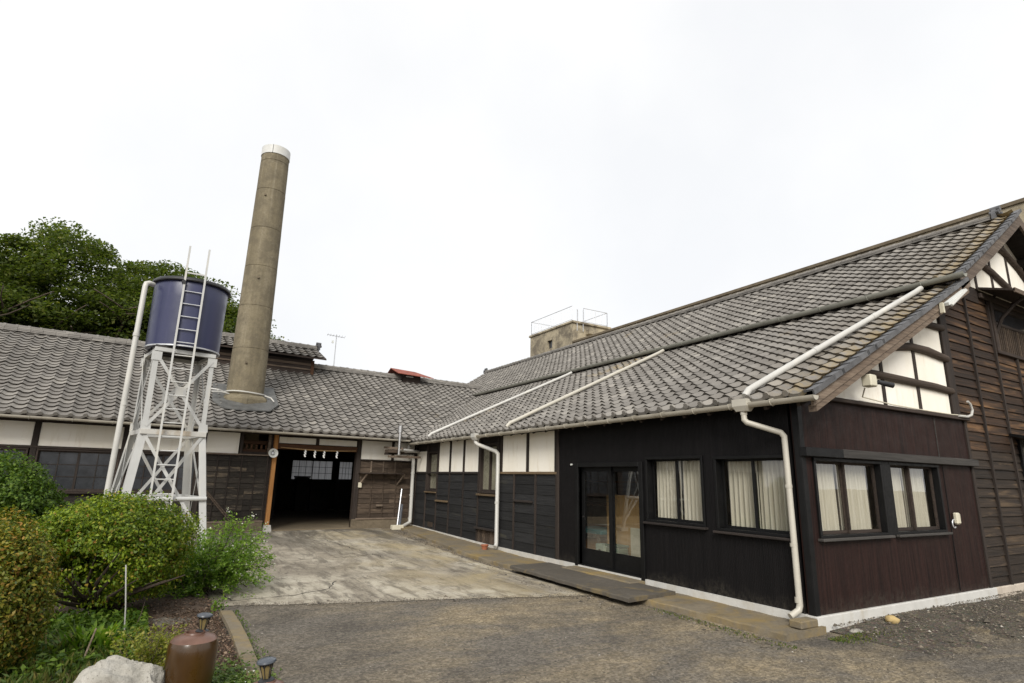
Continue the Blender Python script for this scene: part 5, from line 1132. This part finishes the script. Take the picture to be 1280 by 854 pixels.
# ================================================================ GARDEN BED
def bedz(x, y): return gz(y)+.03+.05*math.sin(x*1.7+y)*math.sin(y*1.3)*.5+.03*math.sin(x*4.1)*math.sin(y*3.7)
m = MB(); m.grid(lambda i, j: (-9+i*9.86, 2.2+j*9.6, bedz(-9+i*9.86, 2.2+j*9.6) if i < .99 else gz(2.2+j*9.6)-.01), 70, 60)
tag(m.build('garden_soil', MAT['soil'], smooth=True, ang=0), 'brown soil of the planted garden bed', None, None, 'structure')
m = MB(); random.seed(9); V = []; F = []; n = 22
for k in range(n+1):
    y = 5.0+(8.05-5.0)*k/n; x = .905+.012*math.sin(y*2); V += [(x-.075, y, .035), (x-.07, y, .075+random.uniform(-.004, .004)), (x+.06, y, .07+random.uniform(-.004, .004)), (x+.07, y, -.02)]
for k in range(n):
    for q in range(3): F.append((4*k+q, 4*k+q+1, 4*k+5+q, 4*k+4+q))
F += [(0, 1, 2, 3), tuple(4*n+q for q in range(4))]
m.add(V, F); tag(m.build('bed_kerb', MAT['walk']), 'narrow mossy concrete kerb edging the garden bed', None, None, 'structure')

# ---------------------------------------------------------------- foliage generators
def leaves(C, N, size, aspect=.5, seed=0, droop=.0, tdir=None, fold=.25):
    """rhombic leaf quads: centres C (n,3), normals N (n,3)"""
    r = np.random.default_rng(seed); n = len(C); N = N/np.linalg.norm(N, axis=1, keepdims=True)
    T = r.normal(size=(n, 3)) if tdir is None else tdir+.25*r.normal(size=(n, 3)); T[:, 2] -= droop
    T -= (T*N).sum(1, keepdims=True)*N; T /= np.linalg.norm(T, axis=1, keepdims=True)+1e-9; S = np.cross(N, T)
    L = (size*r.uniform(.6, 1.3, n))[:, None]; W = L*aspect
    Q = np.empty((n, 4, 3)); Q[:, 0] = C-T*L*.5; Q[:, 1] = C+S*W*.5+N*W*fold; Q[:, 2] = C+T*L*.5; Q[:, 3] = C-S*W*.5+N*W*fold
    return Q
def unit(r, n): v = r.normal(size=(n, 3)); return v/np.linalg.norm(v, axis=1, keepdims=True)
def lump(D, seed, amp, fr=2.2):
    r = np.random.default_rng(seed); k = np.ones(len(D))
    for _ in range(9): k += amp/3*np.sin(D @ (r.normal(size=3)*fr)+r.uniform(0, 6.28))
    return k
def clipped(name, c, rad, n, size, mat, seed, amp=.06, zmin=None, label='', depth=.16, stems=6, hf=1., hole=None, cat='shrub'):
    t = thing(name, label, cat, (c[0], c[1], gz(c[1])+.02)); r = np.random.default_rng(seed)
    # leaves sit in many small pads, so the surface has lit tops and dark gaps
    nc = int(420*rad[0]*rad[2]/.55)+120; Dc = unit(r, nc); ci = r.integers(0, nc, n); sg = r.uniform(.07, .13, nc)[ci][:, None]
    off = r.normal(0, 1, (n, 3))*sg; off[:, 2] *= .75; D = Dc[ci]+off; D /= np.linalg.norm(D, axis=1, keepdims=True); loose = r.random(n) < .12; D[loose] = unit(r, loose.sum())
    dd = ((D-Dc[ci])**2).sum(1); dd[loose] = .03; pad = (r.uniform(-.035, .035, nc)[ci]-1.9*dd)*(.5+.5*hf)
    k = pad+lump(D, seed+1, amp)+hf*(.06*lump(D, seed+2, 1.0, 7)-.06+.05*lump(D, seed+3, 1.0, 13)-.05)
    dep = 1-np.abs(r.normal(0, depth, n)).clip(0, .6)
    # a few sprigs stick out
    spr = r.random(n) < .03; dep[spr] = 1+r.uniform(0, .05+.04*hf, spr.sum())
    P = np.array(c)+D*np.array(rad)*(k*dep)[:, None]
    if zmin is not None:
        z = P[:, 2]; lo = z < zmin; P[lo, 2] = zmin+r.random(lo.sum())*.35; P[lo, :2] = np.array(c)[:2]+(P[lo, :2]-np.array(c)[:2])*r.uniform(.55, .98, lo.sum())[:, None]
    if hole is not None:
        kp = ~hole(P, r); P = P[kp]; D = D[kp]
    N = D*.9+r.normal(size=D.shape)*.75; N[:, 2] += .45
    quads('foliage', leaves(P, N, size, .52, seed), MAT[mat], t)
    # dark inner core of twigs and inner leaves keeps the bush from being see-through
    q = n//2; D2 = unit(r, q); P2 = np.array(c)+D2*np.array(rad)*(r.uniform(.35, .84, q)*lump(D2, seed+1, amp))[:, None]
    if zmin is not None: P2[:, 2] = np.maximum(P2[:, 2], zmin+.05+r.random(q)*.3)
    if hole is not None: P2 = P2[~hole(P2, r)]
    quads('inner_foliage', leaves(P2, r.normal(size=P2.shape), size*1.5, .6, seed+9), MAT[mat], t)
    g = gz(c[1])
    for s in range(stems):
        a = r.uniform(0, 6.28); e = unit(r, 1)[0]; e[2] = abs(e[2])*.7+.1; tip = np.array(c)+e*np.array(rad)*.86; b = np.array([c[0]+.12*math.cos(a), c[1]+.12*math.sin(a), g]); mid = b*.45+tip*.55; mid[2] -= .12; mid += r.normal(0, .05, 3)
        m = MB(); m.tube([tuple(b), tuple(b*.75+mid*.25+np.array([0, 0, .05])), tuple(mid), tuple(tip)], [.028, .024, .016, .005], 6); m.build('stem', MAT['bark_dark'], t, smooth=True)
    return t
clipped('clipped_shrub', (-1.86, 10.7, .98), (.78, .80, .86), 15000, .052, 'leaf_round', 21, hf=.25, label='dark green clipped ball shrub behind the low spreading bush, close to gridded windows')
clipped('clipped_shrub', (-1.08, 6.55, .60), (.50, .56, .70), 26000, .034, 'leaf_brown', 31, .05, hf=.2, label='clipped shrub with bronze and yellow leaves beside the pale rock')
def hole_big(P, r):    # open, twiggy hollow low on the side facing the yard's corner
    u = P-np.array([-.75, 7.95, .48]); return (((u/np.array([.55, .75, .33]))**2).sum(1) < 1) & (r.random(len(P)) < .93)
big = clipped('spreading_shrub', (-.33, 8.75, .70), (.88, .92, .66), 34000, .040, 'leaf_big', 41, .07, .16, 'wide dome-shaped yellow-green clipped bush in front of white tank stand', hole=hole_big, stems=4, hf=.7)
rs = np.random.default_rng(5)
for k in range(11):
    e = np.array([-.95+.13*k+rs.normal(0, .05), 7.9+rs.normal(0, .12), .35+rs.random()*.5]); b = np.array([-.35+rs.normal(0, .06), 8.75+rs.normal(0, .08), .03]); mid = (b+e)/2+np.array([-.1, -.05, .02])
    m = MB(); m.tube([tuple(b), tuple(mid), tuple(e)], [.032, .022, .006], 6); m.build('stem', MAT['bark_dark'], big, smooth=True)

def abelia(c, seed):
    t = thing('arching_shrub', 'loose bright green shrub with arching sprays and tiny white flowers beside the concrete apron', 'shrub', (c[0], c[1], gz(c[1]))); r = np.random.default_rng(seed); Pl = []; Nl = []; Tl = []; Fl = []
    for k in range(520):
        a = r.uniform(0, 6.28); el = r.beta(1.6, 2.0)*1.45; L = r.uniform(.45, 1.05)*(1.05 if math.cos(a-.0) > 0 else .75)
        d = np.array([math.cos(a)*math.cos(el), math.sin(a)*math.cos(el), math.sin(el)]); b = np.array([c[0]+r.normal(0, .14), c[1]+r.normal(0, .16), gz(c[1])+r.uniform(.02, .12)])
        n = 9; pts = []
        for q in range(n):
            s = q/(n-1); pts.append(b+d*L*s+np.array([0, 0, .24*s-.34*s*s*(1-.35*math.sin(el))])*L+np.array([.06*s*s*r.normal(), .06*s*s*r.normal(), 0]))
        pts = np.array(pts); pts[:, 2] = np.maximum(pts[:, 2], gz(c[1])+.04)
        if k % 3 == 0:
            m = MB(); m.tube([tuple(p) for p in pts[::2]], [.007, .005, .004, .003, .002], 4); m.build('stem', MAT['bark'], t)
        nl = 60; s = r.uniform(.15, 1, nl)**.8*(n-1); i = np.minimum(s.astype(int), n-2); f = (s-i)[:, None]; p = pts[i]*(1-f)+pts[i+1]*f; td = pts[i+1]-pts[i]
        side = r.normal(size=(nl, 3)); Pl.append(p+side*.022); Nl.append(np.array([0, 0, 1])+.55*r.normal(size=(nl, 3))); Tl.append(td/np.linalg.norm(td, axis=1, keepdims=True)+.7*side)
        if r.random() < .32:
            q = pts[-1]+r.normal(0, .02, (3, 3)); Fl.append(q)
    P, N, T = np.concatenate(Pl), np.concatenate(Nl), np.concatenate(Tl)
    quads('foliage', leaves(P, N, .046, .46, seed, tdir=T), MAT['leaf_abelia'], t)
    F = np.concatenate(Fl); quads('flowers', leaves(F, r.normal(size=F.shape), .022, .9, seed+3), MAT['petal'], t)['kind'] = 'stuff'
abelia((.72, 9.75), 51)
def tuft(name, c, n, L, w, mat, seed, label, cat='plant', lean=.6, base_r=.08, broad=False):
    """rosette of arching blades, each a tapering strip"""
    t = thing(name, label, cat, (c[0], c[1], bedz(c[0], c[1]))); r = np.random.default_rng(seed); Q = []
    for k in range(n):
        a = r.uniform(0, 6.28); b = np.array([c[0]+base_r*r.normal(), c[1]+base_r*r.normal(), bedz(*c)]); l = L*r.uniform(.5, 1.15); le = lean*r.uniform(.4, 1.3); o = np.array([math.cos(a), math.sin(a), 0]); sd = np.array([-o[1], o[0], 0])*w*.5
        pts = [b+o*l*le*s**1.6+np.array([0, 0, l*(s-.45*le*s*s)]) for s in (0, .3, .6, .85, 1)]; ws = (.5, 1, .9, .5, .06) if not broad else (.25, .9, 1.1, .7, .05)
        for q in range(4): Q.append([pts[q]-sd*ws[q], pts[q]+sd*ws[q], pts[q+1]+sd*ws[q+1], pts[q+1]-sd*ws[q+1]])
    quads('leaves', np.array(Q), MAT[mat], t); return t
tuft('bright_plant', (-.28, 6.75), 150, .30, .040, 'leaf_bright', 61, 'bright green leafy plant behind the pale rock beside a white pole', broad=True, base_r=.08)
tuft('lily_clump', (-.47, 6.85), 34, .30, .020, 'leaf_grass', 62, 'small clump of strap leaves beside the bright green plant')
def sprig(name, c, h, n, mat, seed, label, size=.03, spread=.16, ns=16):
    t = thing(name, label, 'plant', (c[0], c[1], bedz(*c))); r = np.random.default_rng(seed); P = []
    for k in range(ns):
        a = r.uniform(0, 6.28); e = np.array([c[0]+spread*r.normal()*.9, c[1]+spread*r.normal()*.9, bedz(*c)+h*r.uniform(.5, 1.05)]); b = np.array([c[0]+.03*r.normal(), c[1]+.03*r.normal(), bedz(*c)])
        m = MB(); m.tube([tuple(b), tuple((b+e)/2+r.normal(0, .012, 3)), tuple(e)], [.004, .003, .0015], 4); m.build('stem', MAT['bark'], t)
        s = r.uniform(.25, 1.02, n//ns)[:, None]; P.append(b+(e-b)*s+r.normal(0, .026, (n//ns, 3)))
    P = np.concatenate(P); quads('foliage', leaves(P, np.array([0, 0, 1])+.7*r.normal(size=P.shape), size, .6, seed), MAT[mat], t)
sprig('yellow_shrublet', (.13, 5.72), .42, 1700, 'leaf_yellow', 71, 'yellow-green feathery little shrub between rock and brown jar')
sprig('yellow_shrublet', (.23, 6.5), .22, 380, 'leaf_yellow', 72, 'small yellow-green sprig on bare soil behind brown jar', ns=9)
sprig('green_seedling', (.80, 8.2), .16, 130, 'leaf_bright', 73, 'green seedling at the far end of the bed kerb', .034, .06, 6)
# ground cover
def cover(name, n, area, size, aspect, mat, seed, label, h, up_=1.0, blade=False, zf=bedz):
    r = np.random.default_rng(seed); P = np.array([area(r) for _ in range(n)]); Z = np.array([zf(x, y) for x, y in P]); C3 = np.c_[P, Z+h*r.random(n)**1.3+.004]
    if blade:
        T = np.c_[r.normal(0, .5, (n, 2)), np.ones(n)*.9]; N = np.c_[r.normal(size=(n, 2)), .3*r.normal(size=n)]; Q = leaves(C3, N, size, aspect, seed, tdir=T)
    else: Q = leaves(C3, np.c_[r.normal(0, .5, (n, 2)), np.full(n, up_)], size, aspect, seed)
    return tag(quads(name, Q, MAT[mat]), label, None, None, 'stuff')
cover('ground_grass', 9000, lambda r: (r.uniform(-1.6, .12), r.uniform(5.1, 7.3)), .085, .2, 'leaf_grass', 81, 'mixed green and straw-coloured ground cover round the rocks', .09, blade=True)
cover('leaf_litter', 5200, lambda r: (r.uniform(-1.5, .83), r.uniform(5.0, 9.0)), .034, .6, 'litter', 82, 'dry brown leaf litter over the garden soil', .012, 1.6)
cover('leaf_litter', 3500, lambda r: (r.uniform(.3, .83), r.uniform(5.2, 8.4)), .026, .6, 'litter', 85, 'dry brown leaf litter over soil beside the bed kerb', .010, 1.6)
def ca(r):
    x = r.normal(.72, .16); y = r.normal(4.85, .42); return (min(x, 1.02), y)
cover('low_leaves', 9000, lambda r: (r.uniform(-1.7, .1), r.uniform(6.2, 8.6)), .06, .5, 'leaf_round', 89, 'low dark green leafy cover under the dome bush', .11, .8)
cover('clover', 8500, ca, .030, .85, 'leaf_clover', 83, 'low clover patch round the small lanterns', .06, 1.4)
cover('clover_flowers', 420, ca, .017, .95, 'petal', 84, 'tiny white flowers dotted over the clover', .075, 1.0)
def wa(r):
    x = r.choice([.98, .99]); return (x+abs(r.normal(0, .05)), r.uniform(5.0, 8.3))
cover('kerb_weeds', 300, wa, .03, .4, 'leaf_clover', 86, 'sparse weeds along the outside of bed kerb', .02, 1, True, lambda x, y: gz(y))
cover('kerb_moss', 520, lambda r: (5.98-abs(r.normal(0, .10)), r.uniform(4.1, 6.2)), .02, .6, 'leaf_grass', 87, 'thin weeds at the foot of the mossy kerb', .012, 1, True, lambda x, y: gz(y))
cover('corner_weeds', 420, lambda r: (6.55+abs(r.normal(0, .5)), 4.15-abs(r.normal(0, .14))), .026, .5, 'leaf_grass', 88, 'small weeds by the white foundation corner', .014, 1, True, lambda x, y: .01)
# rocks
def rockf(name, c, s, sq, seed, label):
    o = clod(name, c, s, MAT['rock'], seed, label, 'rock', 5, sq, .34); return o
rockf('pale_rock', (-.01, 5.12, .04), .33, (1.0, .62, .98), 15, 'large pale pitted rock sitting in the garden bed')
rockf('pale_stone', (-.47, 5.0, .12), .13, (1.2, .8, .95), 23, 'small white stone beside the large pale rock')
# jars with lanterns
def jar(x, y, r0, h, seed, label):
    t = thing('ceramic_jar', label, 'jar', (x, y, 0)); m = MB(); m.lathe([(r0*.70, 0), (r0*.80, .02), (r0*.97, h*.45), (r0*1.0, h*.72), (r0*.99, h*.84), (r0*.93, h*.895)], seg=48, cap=True); m.build('jar_body', MAT['glaze'], t, True, smooth=True, ang=60)
    m = MB(); m.lathe([(r0*.93, h*.895), (r0*.80, h*.945), (r0*.52, h*.975), (r0*.42, h*.98), (r0*.40, h), (r0*.36, h), (r0*.34, h*.97), (.001, h*.97)], seg=48, cap=False); m.build('jar_shoulder', MAT['glaze_top'], t, True, smooth=True, ang=60)
    return t
def lantern(x, y, z, tilt, label):
    t = thing('garden_lantern', label, 'lantern', (x, y, z)); R = Matrix.Rotation(tilt, 4, 'Y') @ Matrix.Scale(.82, 4); f = lambda a, b, c: tuple(R @ Vector((a, b, c)))
    m = MB(f); m.lathe([(.056, .0), (.058, .006), (.05, .014), (.03, .018)], seg=24); m.build('base', MAT['iron'], t, True, smooth=True)
    m = MB(f); m.lathe([(.022, .016), (.030, .05), (.044, .118)], seg=6); m.build('amber_panes', MAT['amber'], t, True)
    for k in range(6):
        a = k*math.pi/3; m = MB(f); m.tube([(.025*math.cos(a), .025*math.sin(a), .014), (.032*math.cos(a), .032*math.sin(a), .06), (.050*math.cos(a), .050*math.sin(a), .122)], .0035, 5); m.build('rib', MAT['lantern'], t, True)
        b = a+math.pi/6; m = MB(f); m.tube([(.046*math.cos(a), .046*math.sin(a), .10), (.041*math.cos(b), .041*math.sin(b), .118), (.046*math.cos(a+math.pi/3), .046*math.sin(a+math.pi/3), .10)], .003, 5); m.build('arch', MAT['lantern'], t, True)
    m = MB(f); m.lathe([(.030, .120), (.062, .122), (.070, .130), (.066, .142), (.04, .154), (.001, .158)], seg=28, cap=True); m.build('cap', MAT['solar'], t, True, smooth=True, ang=40)
jar(.385, 5.18, .168, .505, 1, 'brown glazed ceramic jar standing behind the clover patch'); lantern(.435, 5.24, .49, .06, 'small black solar lantern set on the brown glazed jar')
def gray(px, py, Y):
    d = fw+rt*((px-640)/FPX)-up*((py-427)/FPX); return Vector((0, 0, HC))+d*(Y/d.y)
p = gray(334, 851, 4.05); jar(p.x, p.y, .12, p.z+.005, 2, 'dark brown jar low in the clover beside the bed kerb'); lantern(p.x-.005, p.y, p.z+.0, -.10, 'black solar lantern with amber panes above white-flowered clover')
# poles stuck in the bed
m = MB(); q0 = Vector((-.075, 7.2, .0)); m.tube([tuple(q0), (-.11, 7.2, .35), (-.165, 7.2, .74)], .0065, 8); tag(m.build('marker_pole', MAT['pvc'], smooth=True, ang=50), 'thin white marker pole stuck in the bed before the dome bush', 'pole')
m = MB(); m.tube([(-.36, 6.35, .0), (-.285, 6.40, .34)], [.009, .007], 7); tag(m.build('garden_stake', MAT['grey_wood'], smooth=True), 'short grey stake leaning behind the pale rocks', 'stake')
m = MB(); m.tube([(-.03, 7.4, .02), (.03, 7.5, .2), (.05, 7.52, .33)], [.006, .004, .002], 5); tag(m.build('dead_twig', MAT['bark']), 'bare dead twig standing beside the white marker pole', 'twig')

# ================================================================ SMALL THINGS ABOUT THE YARD
m = MB(); m.box(6.42, 6.74, 4.36, 4.52, .075, .16, .012); tag(m.build('concrete_block', MAT['walk']), 'short mossy concrete block under the white downspout outlet', 'block')
t = thing('flower_pot', 'small terracotta flower pot beside the white downspout on walkway', 'flower pot', (6.50, 12.05, .085))
m = MB(); m.lathe([(.055, 0), (.07, .09), (.085, .095), (.088, .125), (.078, .125), (.07, .09), (.05, .02)], seg=24, cap=False); m.build('pot', MAT['terracotta'], t, True, smooth=True, ang=40)
m = MB(); m.lathe([(.001, .085), (.07, .085)], seg=16, cap=False); m.build('soil', MAT['soil'], t, True)
t = thing('planter_trough', 'small cream trough at the foot of the far downspout', 'trough', (6.12, 16.72, gz(16.72)))
m = MB(); m.box(-.17, .17, -.1, .1, 0, .13, .012); m.build('trough', MAT['cream_box'], t, True)
m = MB(); m.tube([(6.14, 16.78, gz(16.7)+.1), (6.30, 17.02, 1.30)], .022, 8); tag(m.build('leaning_pole', MAT['rung'], smooth=True), 'grey pole leaning in the corner beside far downspout', 'pole')
m = MB(); m.tube([(6.20, 16.85, gz(16.7)), (6.33, 17.02, .85)], [.07, .045], 10); tag(m.build('rolled_sheet', plain('blue_grey_sheet', (.10, .11, .13), .6), smooth=True), 'blue-grey rolled sheet leaning behind the corner pole', 'roll')
for dx, lb in ((0, 'thin wooden pole leaning on shed boards behind the stand'), (.07, 'second thin wooden pole leaning close beside the first')):
    a, b = Bw(-4.95+dx, -.55, gz(16)+.0), Bw(-5.85+dx*.6, -.05, 1.22); m = MB(); m.tube([a, b], .017, 7); tag(m.build('wooden_pole', MAT['boards_brown'], smooth=True), lb, 'pole')
# goods inside the glass doors
IZ = .125
m = MB(); m.box(7.60, 7.64, 8.02, 9.12, IZ, 1.40, .004); tag(m.build('plywood_sheet', MAT['ply']), 'tall orange plywood sheet standing inside glass doors', 'board')
t = thing('storage_box', 'green storage box on floor before the plywood sheet', 'box', (7.38, 8.58, IZ)); m = MB(); m.box(-.12, .12, -.18, .18, 0, .36, .02); m.build('body', MAT['green_box'], t, True); m = MB(); m.box(-.13, .13, -.19, .19, .362, .40, .01); m.build('lid', MAT['green_box'], t, True)
m = MB(); m.box(7.30, 7.33, 7.78, 8.12, IZ, .86, .004); tag(m.build('white_panel', MAT['cream_box']), 'pale panel leaning before the plywood inside doors', 'panel')
t = thing('work_table', 'low table with teal cover inside the glass doors', 'table', (7.95, 9.85, IZ))
m = MB(); m.box(-.35, .35, -.55, .52, .50, .58, .012); m.build('table_top', MAT['teal'], t, True)
for sx in (-.3, .3):
    for sy in (-.4, .37): m = MB(); m.box(sx-.02, sx+.02, sy-.02, sy+.02, 0, .498); m.build('leg', MAT['grey_wood'], t, True)
t = thing('small_box', 'white box with dark emblem on floor under teal table', 'box', (7.62, 9.25, IZ)); m = MB(); m.box(-.1, .1, -.13, .13, 0, .34, .01); m.build('body', plain('mint_box', (.42, .52, .44), .6), t, True); m = MB(); m.tube([(-.101, 0, .2), (-.104, 0, .2)], .05, 12); m.build('emblem', MAT['iron'], t, True)
m = MB(); m.box(7.8, 8.2, 9.6, 10.05, IZ, .5, .01); tag(m.build('cardboard_box', MAT['orange_wood']), 'brown cardboard box beneath the teal covered table', 'box')
t = thing('shelf_rack', 'shelf rack with boards against the back wall inside doors', 'shelf', (9.6, 11.6, IZ))
for z in (.4, .95, 1.5): m = MB(); m.box(-.3, .3, -.85, .85, z, z+.04); m.build('shelf_board', MAT['orange_wood'], t, True)
for y in (-.83, .83): m = MB(); m.box(-.28, .28, y-.02, y+.02, 0, 1.9); m.build('upright', MAT['grey_wood'], t, True)

# ================================================================ TREES BEYOND THE SHED
def tree(u, d, H, R, seed, label, nleaf=100000, flat=.40, crown_lo=.42):
    base = np.array(Bw(u, d, .17)); t = thing('broadleaf_tree', label, 'tree', tuple(base), 0, 'trees beyond the shed'); r = np.random.default_rng(seed); tips = []; mt = MB()
    def branch(p, dr, L, rad, lev):
        n = 5; pts = [p]; d_ = dr/np.linalg.norm(dr)
        for k in range(n):
            d_ = d_+r.normal(0, .13, 3)+np.array([0, 0, .03 if lev < 2 else -.02]); d_ /= np.linalg.norm(d_); pts.append(pts[-1]+d_*L/n)
        mt.tube([tuple(q) for q in pts], [rad*(1-.55*k/n) for k in range(n+1)], 7 if lev < 2 else 5)
        if lev >= 3: tips.append((pts[-1], d_)); tips.append((pts[3], d_)); return
        nb = (6, 5, 4)[lev]
        for k in range(nb):
            s = r.uniform(.35, 1) if lev else r.uniform(.45, 1); q = pts[min(n, int(s*n)+1)]; a = r.uniform(0, 6.28)
            sp = np.array([math.cos(a), math.sin(a), r.uniform(-.05, .55)]); nd = d_*.45+sp*(1.0 if lev else .95); branch(q, nd, L*r.uniform(.55, .8)*(1 if lev else R/(H*.36)), rad*.5, lev+1)
    branch(base, np.array([0, 0, 1.]), H*crown_lo, .26*H/10, 0)
    o = mt.build('trunk', MAT['bark'], t, smooth=True, ang=0)
    # pads of leaves: flattened clumps round the twig tips and over the crown's envelope
    cc = base+np.array([0, 0, H*.66]); pads = [p for p, _ in tips]
    for _ in range(110):
        e = unit(r, 1)[0]; e[2] = abs(e[2])*1.15-.35; pads.append(cc+e*np.array([R, R, H*.33])*r.uniform(.55, 1.0))
    pads = np.array(pads)
    k = np.linalg.norm((pads-cc)/np.array([R*1.08, R*1.08, H*.355]), axis=1); pads = cc+(pads-cc)/np.maximum(1, k)[:, None]
    w = r.uniform(.4, 1.6, len(pads)); idx = r.choice(len(pads), nleaf, p=w/w.sum()); s = r.uniform(.32, .75, len(pads))[idx]
    off = r.normal(0, 1, (nleaf, 3)); off /= np.maximum(1, np.linalg.norm(off, axis=1)/2.0)[:, None]; off = off*np.c_[s, s, s*flat]*.82; P = pads[idx]+off; P[:, 2] -= .10*(off[:, 0]**2+off[:, 1]**2)
    N = np.array([0, 0, 1.])+.6*r.normal(size=P.shape); quads('crown', leaves(P, N, .15, .6, seed), MAT['leaf_tree'], t)
tree(-13.4, 11.8, 10.9, 3.4, 101, 'broad dark green tree beyond shed, over the gridded windows')
tree(-10.2, 12.2, 11.9, 3.7, 102, 'tallest dark green tree beyond shed with a ragged feathery top')
tree(-6.6, 13.0, 11.6, 3.6, 103, 'dark green tree rising behind the blue water tank')
tree(-4.1, 12.4, 10.3, 2.7, 104, 'smaller dark green tree partly hidden by the chimney', 50000)
tree(-2.6, 14.6, 9.2, 1.35, 105, 'small tree far behind the vent roof, beyond the taller trees', 24000)
